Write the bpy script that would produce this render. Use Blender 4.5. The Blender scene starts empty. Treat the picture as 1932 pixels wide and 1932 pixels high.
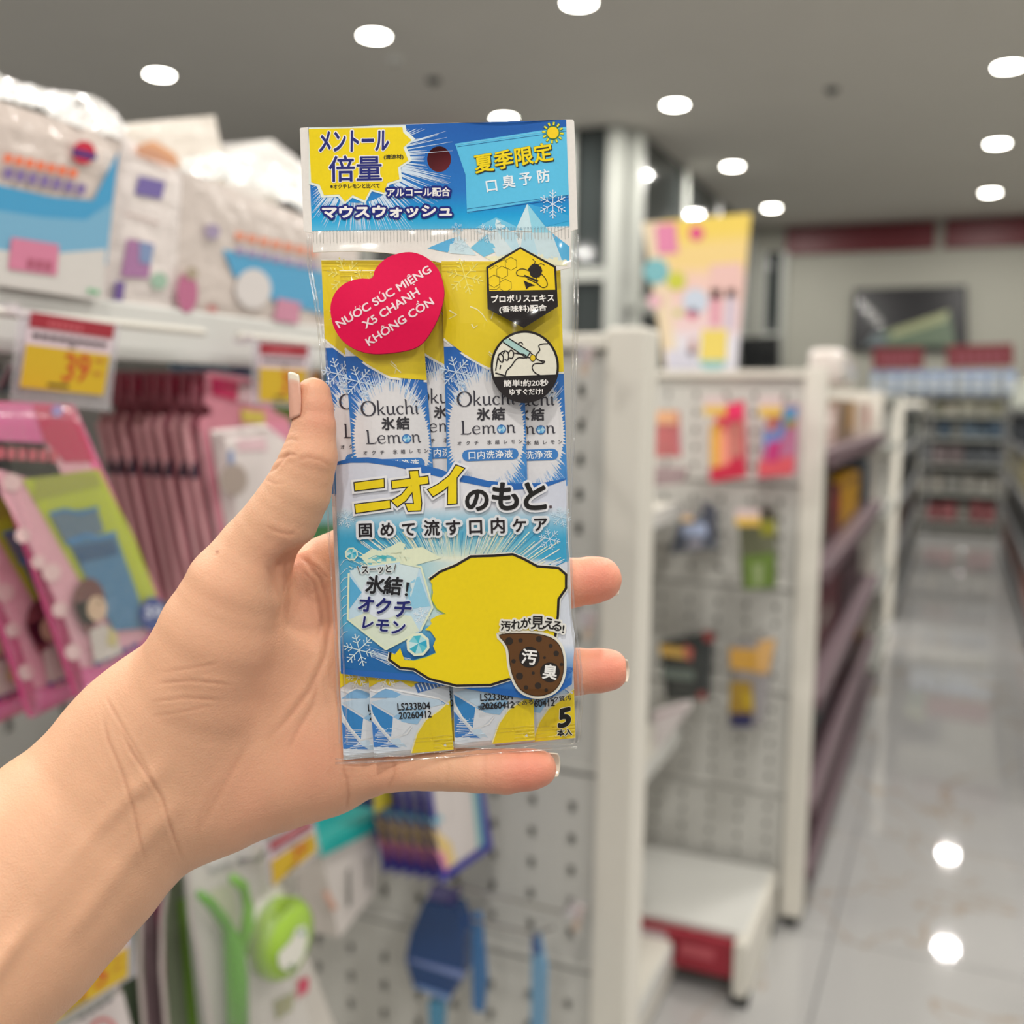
import bpy, bmesh, math, random
import numpy as np
from mathutils import Vector, Matrix
from mathutils.geometry import tessellate_polygon
S = bpy.context.scene
COL = S.collection
rnd = random.Random(7)

# ------------------------------------------------------------------ camera
F = 1932.0
_d1 = np.array([844., -196., F]); _d1 /= np.linalg.norm(_d1)
_dn = np.array([-277., 17850., F]); _dn -= _d1 * _dn.dot(_d1); _dn /= np.linalg.norm(_dn)
RM = np.array([np.cross(_d1, -_dn), _d1, -_dn])        # camera (right, down, forward) -> world
CP = np.array([0., 0., 1.5])
cam = bpy.data.cameras.new('camera'); cam.lens = 36; cam.sensor_width = 36; cam.sensor_fit = 'HORIZONTAL'
cam.clip_start = 0.02; cam.clip_end = 60
cam.dof.use_dof = True; cam.dof.focus_distance = 0.317; cam.dof.aperture_fstop = 7.6
camo = bpy.data.objects.new('camera', cam); COL.objects.link(camo)
_m = Matrix([[RM[i][0], -RM[i][1], -RM[i][2], CP[i]] for i in range(3)] + [[0, 0, 0, 1]])
camo.matrix_world = _m
S.camera = camo

# ------------------------------------------------------------------ world, lights, exposure
w = bpy.data.worlds.new('world'); S.world = w; w.use_nodes = True
bg = w.node_tree.nodes['Background']; bg.inputs[0].default_value = (1.0, 0.95, 0.88, 1); bg.inputs[1].default_value = 0.36
S.view_settings.view_transform = 'Standard'; S.view_settings.look = 'None'
S.view_settings.exposure = 0.1; S.view_settings.gamma = 1.0; S.view_settings.use_curve_mapping = False
CEIL = 3.95
LAMPS = []
for yy in (-5.6, -3.3, -0.95, 1.4, 3.74, 6.1, 8.44, 10.79, 13.16):
    LAMPS.append((0.185, yy))
for yy in (-3.2, -0.8, 1.5, 3.85, 6.21, 8.54, 10.89, 13.31):
    LAMPS.append((-2.29, yy))
for yy in (-0.5, 1.7, 3.95, 6.26, 8.43):
    LAMPS.append((-3.78, yy))
for yy in (1.8, 4.1, 6.4):
    LAMPS.append((-5.77, yy))
for yy in (-5.6, -3.3, -0.95, 1.4, 3.74, 6.1, 8.44, 10.79, 13.16):
    LAMPS.append((2.66, yy))
LAMPW = 32.0

# ------------------------------------------------------------------ colour + material helpers
def lin(c):
    return tuple(((v / 255.) / 12.92 if v / 255. <= 0.04045 else ((v / 255. + 0.055) / 1.055) ** 2.4) for v in c[:3])

def new_mat(name):
    m = bpy.data.materials.new(name); m.use_nodes = True
    nt = m.node_tree; return m, nt, nt.nodes['Principled BSDF']

def mat(name, c, rough=0.5, metal=0.0, var=0.06, scale=30, bump=0.0, bscale=200, coat=0.0, emit=None, es=0):
    m, nt, b = new_mat(name)
    tc = nt.nodes.new('ShaderNodeTexCoord'); n = nt.nodes.new('ShaderNodeTexNoise'); n.inputs['Scale'].default_value = scale
    nt.links.new(tc.outputs['Object'], n.inputs['Vector'])
    mx = nt.nodes.new('ShaderNodeMix'); mx.data_type = 'RGBA'
    l = lin(c)
    mx.inputs[6].default_value = tuple(v * (1 - var) for v in l) + (1,)
    mx.inputs[7].default_value = tuple(min(1, v * (1 + var)) for v in l) + (1,)
    nt.links.new(n.outputs['Fac'], mx.inputs[0]); nt.links.new(mx.outputs[2], b.inputs['Base Color'])
    b.inputs['Roughness'].default_value = rough; b.inputs['Metallic'].default_value = metal
    b.inputs['Coat Weight'].default_value = coat
    if bump:
        n2 = nt.nodes.new('ShaderNodeTexNoise'); n2.inputs['Scale'].default_value = bscale
        nt.links.new(tc.outputs['Object'], n2.inputs['Vector'])
        bp = nt.nodes.new('ShaderNodeBump'); bp.inputs['Strength'].default_value = bump; bp.inputs['Distance'].default_value = 0.01
        nt.links.new(n2.outputs['Fac'], bp.inputs['Height']); nt.links.new(bp.outputs['Normal'], b.inputs['Normal'])
    if emit:
        b.inputs['Emission Color'].default_value = lin(emit) + (1,); b.inputs['Emission Strength'].default_value = es
    return m

def printed(name, rough=0.45, coat=0.0, bump=0.0, bscale=300, spec=0.5):
    """a surface whose own (printed) colours come from the mesh's colour attribute, with a little paper grain"""
    m, nt, b = new_mat(name)
    a = nt.nodes.new('ShaderNodeVertexColor'); a.layer_name = 'Col'
    tc = nt.nodes.new('ShaderNodeTexCoord'); n = nt.nodes.new('ShaderNodeTexNoise'); n.inputs['Scale'].default_value = 900
    nt.links.new(tc.outputs['Object'], n.inputs['Vector'])
    mr = nt.nodes.new('ShaderNodeMapRange'); mr.inputs[3].default_value = 0.95; mr.inputs[4].default_value = 1.05
    nt.links.new(n.outputs['Fac'], mr.inputs[0])
    vm = nt.nodes.new('ShaderNodeVectorMath'); vm.operation = 'SCALE'
    nt.links.new(a.outputs['Color'], vm.inputs[0]); nt.links.new(mr.outputs[0], vm.inputs['Scale'])
    nt.links.new(vm.outputs[0], b.inputs['Base Color'])
    b.inputs['Roughness'].default_value = rough; b.inputs['Coat Weight'].default_value = coat
    b.inputs['Specular IOR Level'].default_value = spec
    if bump:
        n2 = nt.nodes.new('ShaderNodeTexNoise'); n2.inputs['Scale'].default_value = bscale
        nt.links.new(tc.outputs['Object'], n2.inputs['Vector'])
        bp = nt.nodes.new('ShaderNodeBump'); bp.inputs['Strength'].default_value = bump; bp.inputs['Distance'].default_value = 0.005
        nt.links.new(n2.outputs['Fac'], bp.inputs['Height']); nt.links.new(bp.outputs['Normal'], b.inputs['Normal'])
    return m

def film(name, tint=(1, 1, 1), cap=0.3, gloss=0.7, base=0.05, rough=0.06, bump=0.5, bscale=40, stretch=(1, 1, 1), haze=0.0):
    m = bpy.data.materials.new(name); m.use_nodes = True; nt = m.node_tree; nt.nodes.clear()
    out = nt.nodes.new('ShaderNodeOutputMaterial'); tr = nt.nodes.new('ShaderNodeBsdfTransparent'); tr.inputs[0].default_value = tint + (1,)
    gl = nt.nodes.new('ShaderNodeBsdfGlossy'); gl.inputs['Roughness'].default_value = rough; gl.inputs[0].default_value = (1, 1, 1, 1)
    fr = nt.nodes.new('ShaderNodeFresnel'); fr.inputs[0].default_value = 1.45
    tc = nt.nodes.new('ShaderNodeTexCoord'); mp = nt.nodes.new('ShaderNodeMapping'); mp.inputs['Scale'].default_value = stretch
    n = nt.nodes.new('ShaderNodeTexNoise'); n.inputs['Scale'].default_value = bscale; n.inputs['Detail'].default_value = 3
    nt.links.new(tc.outputs['Object'], mp.inputs[0]); nt.links.new(mp.outputs[0], n.inputs['Vector'])
    bp = nt.nodes.new('ShaderNodeBump'); bp.inputs['Strength'].default_value = bump; bp.inputs['Distance'].default_value = 0.004
    nt.links.new(n.outputs['Fac'], bp.inputs['Height'])
    nt.links.new(bp.outputs[0], gl.inputs['Normal']); nt.links.new(bp.outputs[0], fr.inputs['Normal'])
    ma = nt.nodes.new('ShaderNodeMath'); ma.operation = 'MULTIPLY_ADD'; ma.inputs[1].default_value = gloss; ma.inputs[2].default_value = base
    nt.links.new(fr.outputs[0], ma.inputs[0])
    mi = nt.nodes.new('ShaderNodeMath'); mi.operation = 'MINIMUM'; mi.inputs[1].default_value = cap; nt.links.new(ma.outputs[0], mi.inputs[0])
    mix = nt.nodes.new('ShaderNodeMixShader'); nt.links.new(mi.outputs[0], mix.inputs[0])
    nt.links.new(tr.outputs[0], mix.inputs[1]); nt.links.new(gl.outputs[0], mix.inputs[2])
    last = mix
    if haze:
        di = nt.nodes.new('ShaderNodeBsdfDiffuse'); di.inputs[0].default_value = (0.85, 0.85, 0.85, 1)
        m2 = nt.nodes.new('ShaderNodeMixShader'); m2.inputs[0].default_value = haze
        nt.links.new(mix.outputs[0], m2.inputs[1]); nt.links.new(di.outputs[0], m2.inputs[2]); last = m2
    nt.links.new(last.outputs[0], out.inputs[0])
    return m

# ------------------------------------------------------------------ projection helpers (photo pixel -> a point on a real plane)
def ray(px, py):
    return RM @ np.array([(px - 966) / F, (py - 966) / F, 1.])
def at(px, py, z):
    return CP + ray(px, py) * z
def on(px, py, ax, val):
    r = ray(px, py); return CP + r * ((val - CP[ax]) / r[ax])

# ------------------------------------------------------------------ object helpers
ROOT = {}
def tag(o, label=None, cat=None, group=None, kind=None):
    if label: o['label'] = label
    if cat: o['category'] = cat
    if group: o['group'] = group
    if kind: o['kind'] = kind
    return o
def thing(name, label, cat, loc=(0, 0, 0), rotz=0, group=None):
    o = bpy.data.objects.new(name, None); COL.objects.link(o); o.location = loc; o.rotation_euler = (0, 0, rotz)
    o.empty_display_size = 0.02
    return tag(o, label, cat, group)
def root_of(o):
    while o.parent: o = o.parent
    return o
def copy_tree(o, parent=None):
    c = o.copy(); COL.objects.link(c); c.parent = parent
    for ch in list(o.children): copy_tree(ch, c)
    return c

class MB:
    """mesh builder with one colour per face"""
    def __init__(s): s.v = []; s.f = []; s.c = []; s.cc = None
    def add(s, vs, fs, col=(255, 255, 255)):
        n = len(s.v); s.v += [tuple(map(float, p)) for p in vs]
        for f in fs: s.f.append(tuple(i + n for i in f)); s.c.append(col)
        return s
    def box(s, a, b, col=(255, 255, 255), taper=0.0):
        x0, y0, z0 = a; x1, y1, z1 = b; t = taper
        vs = [(x0, y0, z0), (x1, y0, z0), (x1, y1, z0), (x0, y1, z0), (x0 + t, y0 + t, z1), (x1 - t, y0 + t, z1), (x1 - t, y1 - t, z1), (x0 + t, y1 - t, z1)]
        return s.add(vs, [(3, 2, 1, 0), (4, 5, 6, 7), (0, 1, 5, 4), (1, 2, 6, 5), (2, 3, 7, 6), (3, 0, 4, 7)], col)
    def cbox(s, a, b, r, col=(255, 255, 255)):
        """box with chamfered edges"""
        bm = bmesh.new(); M = Matrix.Translation(Vector([(a[i] + b[i]) / 2 for i in range(3)])) @ Matrix.Diagonal([b[i] - a[i] for i in range(3)] + [1])
        bmesh.ops.create_cube(bm, size=1, matrix=M)
        bmesh.ops.bevel(bm, geom=bm.edges[:], offset=r, segments=2, affect='EDGES', profile=0.6)
        vs = [tuple(v.co) for v in bm.verts]; bm.verts.index_update(); fs = [tuple(v.index for v in f.verts) for f in bm.faces]; bm.free()
        return s.add(vs, fs, col)
    def tube(s, pts, r, n=8, col=(255, 255, 255)):
        pts = [Vector(p) for p in pts]; rings = []
        rr = r if isinstance(r, (list, tuple)) else [r] * len(pts)
        for i, p in enumerate(pts):
            d = (pts[min(i + 1, len(pts) - 1)] - pts[max(i - 1, 0)]).normalized()
            a = d.cross(Vector((0, 0, 1)) if abs(d.z) < .9 else Vector((1, 0, 0))).normalized(); b = d.cross(a)
            rings.append([p + (a * math.cos(t) + b * math.sin(t)) * rr[i] for t in [2 * math.pi * k / n for k in range(n)]])
        vs = [v for R_ in rings for v in R_]; fs = []
        for i in range(len(pts) - 1):
            for k in range(n): fs.append((i * n + k, i * n + (k + 1) % n, (i + 1) * n + (k + 1) % n, (i + 1) * n + k))
        fs.append(tuple(range(n))[::-1]); fs.append(tuple((len(pts) - 1) * n + k for k in range(n)))
        return s.add(vs, fs, col)
    def lathe(s, prof, c=(0, 0, 0), n=24, col=(255, 255, 255), axis=None):
        """prof: (radius, height); axis: None = z"""
        M = Matrix.Identity(3) if axis is None else Vector((0, 0, 1)).rotation_difference(Vector(axis)).to_matrix()
        vs = []; fs = []
        for r, h in prof:
            for k in range(n):
                t = 2 * math.pi * k / n; p = M @ Vector((r * math.cos(t), r * math.sin(t), h)); vs.append((p.x + c[0], p.y + c[1], p.z + c[2]))
        for i in range(len(prof) - 1):
            for k in range(n): fs.append((i * n + k, i * n + (k + 1) % n, (i + 1) * n + (k + 1) % n, (i + 1) * n + k))
        return s.add(vs, fs, col)
    def build(s, name, m, parent=None, smooth=False, label=None, kind=None, cat=None, group=None):
        me = bpy.data.meshes.new(name)
        off = np.zeros(3); Mi = None
        if parent is not None:
            r = root_of(parent)
            Mi = (Matrix.Translation(r.location) @ r.rotation_euler.to_matrix().to_4x4()).inverted() if not s.__dict__.get('local') else None
        vs = s.v if Mi is None else [tuple(Mi @ Vector(p)) for p in s.v]
        me.from_pydata(vs, [], s.f)
        ca = me.color_attributes.new('Col', 'FLOAT_COLOR', 'CORNER')
        arr = []
        if s.cc is not None:
            lut = s.cc
            for f in s.f:
                for i in f: arr.extend(tuple(lut[i]) + (1.0,))
        else:
            cache = {}
            for f, c in zip(s.f, s.c):
                if c not in cache: cache[c] = lin(c) + (1.0,)
                for _ in f: arr.extend(cache[c])
        ca.data.foreach_set('color', arr)
        if smooth: me.polygons.foreach_set('use_smooth', [True] * len(me.polygons))
        me.materials.append(m); me.update()
        o = bpy.data.objects.new(name, me); COL.objects.link(o)
        if parent is not None: o.parent = parent
        if label or kind or cat: tag(o, label, cat, group, kind)
        return o
def LMB():
    m = MB(); m.local = True; return m

# ------------------------------------------------------------------ flat print on a surface: a surface is f(u, v, off) -> world point, off towards the viewer
class Quad:
    """four corners (u to the right, v down) of a face; bulge = how far its middle stands proud"""
    def __init__(s, TL, TR, BR, BL, bulge=0.0, p=4, n=None):
        s.q = [np.array(c, float) for c in (TL, TR, BR, BL)]; s.b = bulge; s.p = p
        nn = np.cross(s.q[1] - s.q[0], s.q[3] - s.q[0]); nn /= np.linalg.norm(nn)
        if nn.dot(CP - s.q[0]) < 0: nn = -nn
        s.n = nn if n is None else np.array(n, float)
    def flat(s, u, v):
        a, b, c, d = s.q; return (a * (1 - u) + b * u) * (1 - v) + (d * (1 - u) + c * u) * v
    def __call__(s, u, v, off=0.0):
        k = s.b * (1 - abs(2 * min(max(u, 0), 1) - 1) ** s.p) * (1 - abs(2 * min(max(v, 0), 1) - 1) ** (s.p + 2))
        return s.flat(u, v) + s.n * (k + off)
def pq(TL, TR, BR, BL, ax, val, **k):
    """Quad from photo pixels lying on the world plane axis=val"""
    vals = val if isinstance(val, (tuple, list)) else [val] * 4
    return Quad(*[on(p[0], p[1], ax, v) for p, v in zip((TL, TR, BR, BL), vals)], **k)

_TG = {}
def glyphs(txt):
    if txt in _TG: return _TG[txt]
    c = bpy.data.curves.new('t', 'FONT'); c.body = txt; c.resolution_u = 4
    o = bpy.data.objects.new('t', c); COL.objects.link(o)
    bpy.context.view_layer.update()
    e = o.evaluated_get(bpy.context.evaluated_depsgraph_get()); me = e.to_mesh()
    V = np.array([v.co[:2] for v in me.vertices]).reshape(-1, 2); Fs = [tuple(p.vertices) for p in me.polygons]
    e.to_mesh_clear(); bpy.data.objects.remove(o); bpy.data.curves.remove(c)
    _TG[txt] = (V, Fs); return _TG[txt]

class Print:
    def __init__(s, surf, step=0.00006): s.s = surf; s.st = step; s.m = MB(); s.m.cc = []; s.L = 1; s.ac = getattr(surf, 'autocut', None)
    def _emit(s, pts, faces, col, layer):
        n = len(s.m.v)
        for p in pts:
            s.m.v.append(tuple(s.s(p[0], p[1], layer * s.st)))
            s.m.cc.append(lin(col(p[0], p[1])) if callable(col) else lin(col))
        for f in faces: s.m.f.append(tuple(i + n for i in f)); s.m.c.append((255, 255, 255))
    def poly(s, pts, col, layer=None, cut=None, holes=()):
        layer = s.L if layer is None else layer
        if s.ac: cut = s.ac
        loops = [[Vector((p[0], p[1], 0)) for p in pts]] + [[Vector((p[0], p[1], 0)) for p in h] for h in holes]
        flat = [p for l in loops for p in l]
        tris = [t for t in tessellate_polygon(loops)]
        if not cut: s._emit([(p.x, p.y) for p in flat], tris, col, layer); return
        bm = bmesh.new(); vs = [bm.verts.new(p) for p in flat]
        for t in tris:
            try: bm.faces.new([vs[i] for i in t])
            except ValueError: pass
        cu, cv = cut if isinstance(cut, tuple) else (cut, cut)
        xs = [p.x for p in flat]; ys = [p.y for p in flat]
        k = math.floor(min(xs) / cu) + 1
        while k * cu < max(xs):
            bmesh.ops.bisect_plane(bm, geom=bm.verts[:] + bm.edges[:] + bm.faces[:], plane_co=(k * cu, 0, 0), plane_no=(1, 0, 0)); k += 1
        k = math.floor(min(ys) / cv) + 1
        while k * cv < max(ys):
            bmesh.ops.bisect_plane(bm, geom=bm.verts[:] + bm.edges[:] + bm.faces[:], plane_co=(0, k * cv, 0), plane_no=(0, 1, 0)); k += 1
        bm.verts.index_update()
        s._emit([(v.co.x, v.co.y) for v in bm.verts], [tuple(v.index for v in f.verts) for f in bm.faces], col, layer); bm.free()
    def stroke(s, pts, w_, col, layer=None, closed=False):
        layer = s.L if layer is None else layer
        P = [np.array(p, float) for p in pts]
        if s.ac and not closed:
            W0 = list(w_) if isinstance(w_, (list, tuple)) else [w_] * len(P); P2 = [P[0]]; W2 = [W0[0]]
            for i in range(len(P) - 1):
                n_ = max(1, int(np.linalg.norm(P[i + 1] - P[i]) / (1.3 * max(s.ac)))) 
                for k in range(1, n_ + 1): P2.append(P[i] + (P[i + 1] - P[i]) * k / n_); W2.append(W0[i] + (W0[i + 1] - W0[i]) * k / n_)
            P = P2; w_ = W2
        if closed: P = P + [P[0], P[1]]
        W = list(w_) if isinstance(w_, (list, tuple)) else [w_] * len(P)
        if len(W) < len(P): W = W + W[:2]
        if len(P) == 2 and len(W) > 2: W = W[:2]
        L_, R_ = [], []
        for i, p in enumerate(P):
            a = P[max(i - 1, 0)]; b = P[min(i + 1, len(P) - 1)]
            if i == 0 and closed: a = P[-3]
            d1 = p - a; d2 = b - p
            l1 = np.linalg.norm(d1); l2 = np.linalg.norm(d2)
            d = (d1 / l1 if l1 > 1e-9 else 0) + (d2 / l2 if l2 > 1e-9 else 0)
            if np.linalg.norm(d) < 1e-6: d = d2 if l2 > 0 else d1
            d = d / np.linalg.norm(d); n = np.array([-d[1], d[0]])
            k = 1.0
            if l1 > 1e-9 and l2 > 1e-9: k = min(1.8, 1 / max(.4, abs(d.dot(d2 / l2))))
            L_.append(p + n * W[i] / 2 * k); R_.append(p - n * W[i] / 2 * k)
        n = len(P); s._emit(L_ + R_, [(i, i + 1, n + i + 1, n + i) for i in range(n - 1)], col, layer)
    def circle(s, c, r, col, layer=None, n=28, ry=None, a0=0):
        ry = r if ry is None else ry
        s._emit([(c[0], c[1])] + [(c[0] + r * math.cos(a0 + 2 * math.pi * k / n), c[1] + ry * math.sin(a0 + 2 * math.pi * k / n)) for k in range(n)],
                [(0, 1 + k, 1 + (k + 1) % n) for k in range(n)], col, layer if layer is not None else s.L)
    def ring(s, c, r, w_, col, layer=None, n=36, ry=None):
        ry = r if ry is None else ry
        s.stroke([(c[0] + r * math.cos(2 * math.pi * k / n), c[1] + ry * math.sin(2 * math.pi * k / n)) for k in range(n)], w_, col, layer, closed=True)
    def glyph_pts(s, P, Fs, col, layer, fat):
        if fat:
            nn = 8 if fat < 1.6 else 14
            for k in range(nn):
                t = 2 * math.pi * k / nn
                s._emit(P + np.array([math.cos(t), math.sin(t)]) * fat, Fs, col, layer + .04 * k)
            if fat > 3: s.glyph_pts(P, Fs, col, layer + .02, fat * 0.55)
        else: s._emit(P, Fs, col, layer)
    def fit(s, txt, BL, BR, TL, col, layer=None, fat=0):
        """text whose bounding box fills the parallelogram BL, BR, TL"""
        V, Fs = glyphs(txt); lo = V.min(0); hi = V.max(0); N = (V - lo) / (hi - lo)
        BL, BR, TL = [np.array(p, float) for p in (BL, BR, TL)]
        P = BL + np.outer(N[:, 0], BR - BL) + np.outer(N[:, 1], TL - BL)
        s.glyph_pts(P, Fs, col, s.L if layer is None else layer, fat)
    def em(s, ch, c, size, col, layer=None, fat=0, rot=0, sx=1.0, shear=0.0):
        """one glyph, its em box centred on c"""
        V, Fs = glyphs(ch); X = (V[:, 0] - 0.5) * size * sx; Y = -(V[:, 1] - 0.36) * size
        if ord(ch[0]) < 256: X = (V[:, 0] - V[:, 0].mean()) * size * sx
        X = X - Y * shear
        cr, sr = math.cos(rot), math.sin(rot)
        P = np.stack([c[0] + X * cr - Y * sr, c[1] + X * sr + Y * cr], 1)
        s.glyph_pts(P, Fs, col, s.L if layer is None else layer, fat)
    def base(s, txt, p0, p1, h, col, layer=None, fat=0):
        """text on a baseline p0..p1, em height h"""
        V, Fs = glyphs(txt); p0 = np.array(p0, float); d = np.array(p1, float) - p0; L = np.linalg.norm(d); d = d / L
        up = np.array([d[1], -d[0]]); X = (V[:, 0] - V[:, 0].min()) / (V[:, 0].max() - V[:, 0].min()) * L
        P = p0 + np.outer(X, d) + np.outer(V[:, 1] * h, up)
        s.glyph_pts(P, Fs, col, s.L if layer is None else layer, fat)
    def flake(s, c, r, w_, col, layer=None, rot=0.26, ay=1.0):
        for k in range(6):
            t = rot + k * math.pi / 3; d = np.array([math.cos(t), math.sin(t) * ay]); c_ = np.array(c, float)
            s.stroke([c_, c_ + d * r], w_, col, layer); s.circle(c_ + d * r, w_ * .9, col, layer, n=8)
            for f_, l_ in ((.45, .28), (.7, .26)):
                for sg in (-1, 1):
                    t2 = t + sg * .9; e = c_ + d * r * f_; q = e + np.array([math.cos(t2), math.sin(t2) * ay]) * r * l_
                    s.stroke([e, q], w_ * .85, col, layer); s.circle(q, w_ * .8, col, layer, n=6)
    def build(s, name, m, parent=None, **k): return s.m.build(name, m, parent, **k)

def slab(surf, n=(6, 6), thick=0.01, col=(255, 255, 255), rim=True, colf=None):
    """closed body whose front follows the surface and whose back lies thick behind it"""
    m = MB(); nu, nv = n; vs = []; cc = []
    for j in range(nv + 1):
        for i in range(nu + 1): vs.append(tuple(surf(i / nu, j / nv, 0)))
    for j in range(nv + 1):
        for i in range(nu + 1): vs.append(tuple(surf(i / nu, j / nv, 0) - surf.n * thick if not hasattr(surf, 'b') else surf.flat(i / nu, j / nv) - surf.n * (thick + (surf(i / nu, j / nv, 0) - surf.flat(i / nu, j / nv)).dot(surf.n) * 0.5)))
    N = (nu + 1) * (nv + 1); ix = lambda i, j: j * (nu + 1) + i; fs = []
    for j in range(nv):
        for i in range(nu):
            fs.append((ix(i, j), ix(i, j + 1), ix(i + 1, j + 1), ix(i + 1, j))); fs.append((N + ix(i, j), N + ix(i + 1, j), N + ix(i + 1, j + 1), N + ix(i, j + 1)))
    for i in range(nu):
        for j, d in ((0, 1), (nv, -1)):
            q = (ix(i, j), ix(i + 1, j), N + ix(i + 1, j), N + ix(i, j)); fs.append(q if d > 0 else q[::-1])
    for j in range(nv):
        for i, d in ((0, -1), (nu, 1)):
            q = (ix(i, j), ix(i, j + 1), N + ix(i, j + 1), N + ix(i, j)); fs.append(q if d < 0 else q)
    m.add(vs, fs, col)
    if colf:
        m.cc = [lin(colf(i / nu, j / nv)) for _ in (0, 1) for j in range(nv + 1) for i in range(nu + 1)]
    return m

# ------------------------------------------------------------------ materials
M_ceil = mat('ceiling_paint', (202, 198, 190), .8, var=.03, scale=2)
M_wall = mat('wall_paint', (158, 157, 147), .7, var=.03, scale=2)
M_red = mat('red_band_paint', (96, 12, 26), .45)
M_panel = mat('grey_white_panel_coat', (196, 195, 190), .42, var=.02)
M_pricered = mat('price_band_red', (158, 40, 56), .45)
M_white = mat('white_powder_coat', (214, 214, 210), .38, var=.02)
M_cream = mat('cream_powder_coat', (222, 218, 208), .4, var=.02)
M_grey = mat('grey_powder_coat', (118, 119, 120), .45)
M_dark = mat('dark_recess', (60, 60, 58), .7)
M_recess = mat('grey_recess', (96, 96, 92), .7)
M_black = mat('black_plastic', (22, 24, 26), .3)
M_alu = mat('window_frame_paint', (168, 170, 164), .4)
M_metal = mat('hook_steel', (170, 165, 165), .25, metal=.9)
M_purple = mat('purple_shelf_paint', (104, 82, 90), .4)
M_card = printed('printed_card', .5)
M_gloss = printed('printed_gloss_film', .18, coat=.4)
M_wrap = printed('crinkled_wrap', .2, coat=.5, bump=.6, bscale=60)
M_plastic = printed('moulded_plastic', .25, coat=.3)
M_blister = film('blister_plastic', gloss=.6, base=.03, cap=.15, rough=.12, bump=.3, bscale=60, haze=.04)
M_tag = film('price_holder_plastic', tint=(.97, .93, .98), gloss=.6, base=.05, rough=.1, bump=.1, haze=.16)
M_bagfilm = film('loose_bag_film', gloss=.8, base=.02, cap=.2, rough=.16, bump=.6, bscale=30)
m_, nt_, b_ = new_mat('dark_window_glass'); b_.inputs['Base Color'].default_value = (.035, .042, .042, 1); b_.inputs['Roughness'].default_value = .06
_n = nt_.nodes.new('ShaderNodeTexNoise'); _n.inputs['Scale'].default_value = 3; _mr = nt_.nodes.new('ShaderNodeMapRange'); _mr.inputs[3].default_value = .04; _mr.inputs[4].default_value = .1
nt_.links.new(_n.outputs[0], _mr.inputs[0]); nt_.links.new(_mr.outputs[0], b_.inputs['Roughness']); M_glass = m_
M_lens = mat('lamp_lens', (255, 250, 240), .4, emit=(255, 250, 238), es=30)
# polished tile with a few brown veins
m_, nt_, b_ = new_mat('polished_floor_tile')
tc = nt_.nodes.new('ShaderNodeTexCoord'); oi = nt_.nodes.new('ShaderNodeObjectInfo'); ad = nt_.nodes.new('ShaderNodeVectorMath'); ad.operation = 'ADD'
geo = nt_.nodes.new('ShaderNodeNewGeometry')
n1 = nt_.nodes.new('ShaderNodeTexNoise'); n1.inputs['Scale'].default_value = 1.1; n1.inputs['Detail'].default_value = 5; n1.inputs['Distortion'].default_value = 1.2
nt_.links.new(geo.outputs['Position'], n1.inputs['Vector'])
cr = nt_.nodes.new('ShaderNodeValToRGB'); e = cr.color_ramp.elements
e[0].position = .0; e[0].color = lin((174, 174, 174)) + (1,); e[1].position = 1; e[1].color = lin((164, 164, 165)) + (1,)
for pos, c in ((.494, (172, 171, 170)), (.499, (156, 140, 122)), (.501, (156, 140, 122)), (.506, (172, 171, 170))):
    q = e.new(pos); q.color = lin(c) + (1,)
nt_.links.new(n1.outputs['Fac'], cr.inputs[0]); nt_.links.new(cr.outputs[0], b_.inputs['Base Color'])
b_.inputs['Roughness'].default_value = .035; b_.inputs['Specular IOR Level'].default_value = .6; M_tile = m_
# ================================================================== ROOM
def struct(mb, name, m, **k): return mb.build(name, m, None, kind='structure', **k)
struct(MB().box((-9, -8, -.06), (4.2, 15, -.008)), 'floor', M_grey)
flo = bpy.data.objects['floor']
tile_proto = None
TS = .8
for i in range(-4, 4):
    for j in range(1, 19):
        x = i * TS + .15; y = j * TS + .1
        if x < -3.0 or y > 14.7: continue
        if tile_proto is None:
            b = MB(); h = TS / 2 - .0015; c = .002
            b.add([(-h, -h, -.008), (h, -h, -.008), (h, h, -.008), (-h, h, -.008), (-h + c, -h + c, 0), (h - c, -h + c, 0), (h - c, h - c, 0), (-h + c, h - c, 0)],
                  [(4, 5, 6, 7), (0, 1, 5, 4), (1, 2, 6, 5), (2, 3, 7, 6), (3, 0, 4, 7)])
            t = b.build('tile', M_tile); t.parent = flo; tile_proto = t
        else:
            t = tile_proto.copy(); COL.objects.link(t)
        t.location = (x, y, -.0005 * ((i * 7 + j * 3) % 3) * .3)
struct(MB().box((-9, -8, CEIL), (4.2, 15, CEIL + .1)), 'ceiling', M_ceil)
YB = 14.8
struct(MB().box((-2.8, YB, 0), (4.2, YB + .12, CEIL)), 'wall_back', M_wall)
struct(MB().box((4.1, 4, 0), (4.2, YB, CEIL)), 'wall_right', M_wall)
# red fascia panels high on the back wall
for k, (a, b) in enumerate(((-2.33, -.42), (-.3, 1.75))):
    o = struct(MB().cbox((a, YB - .06, 3.57), (b, YB + .005, 3.93), .01), 'trim_%d' % (k + 1), M_red)
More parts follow.
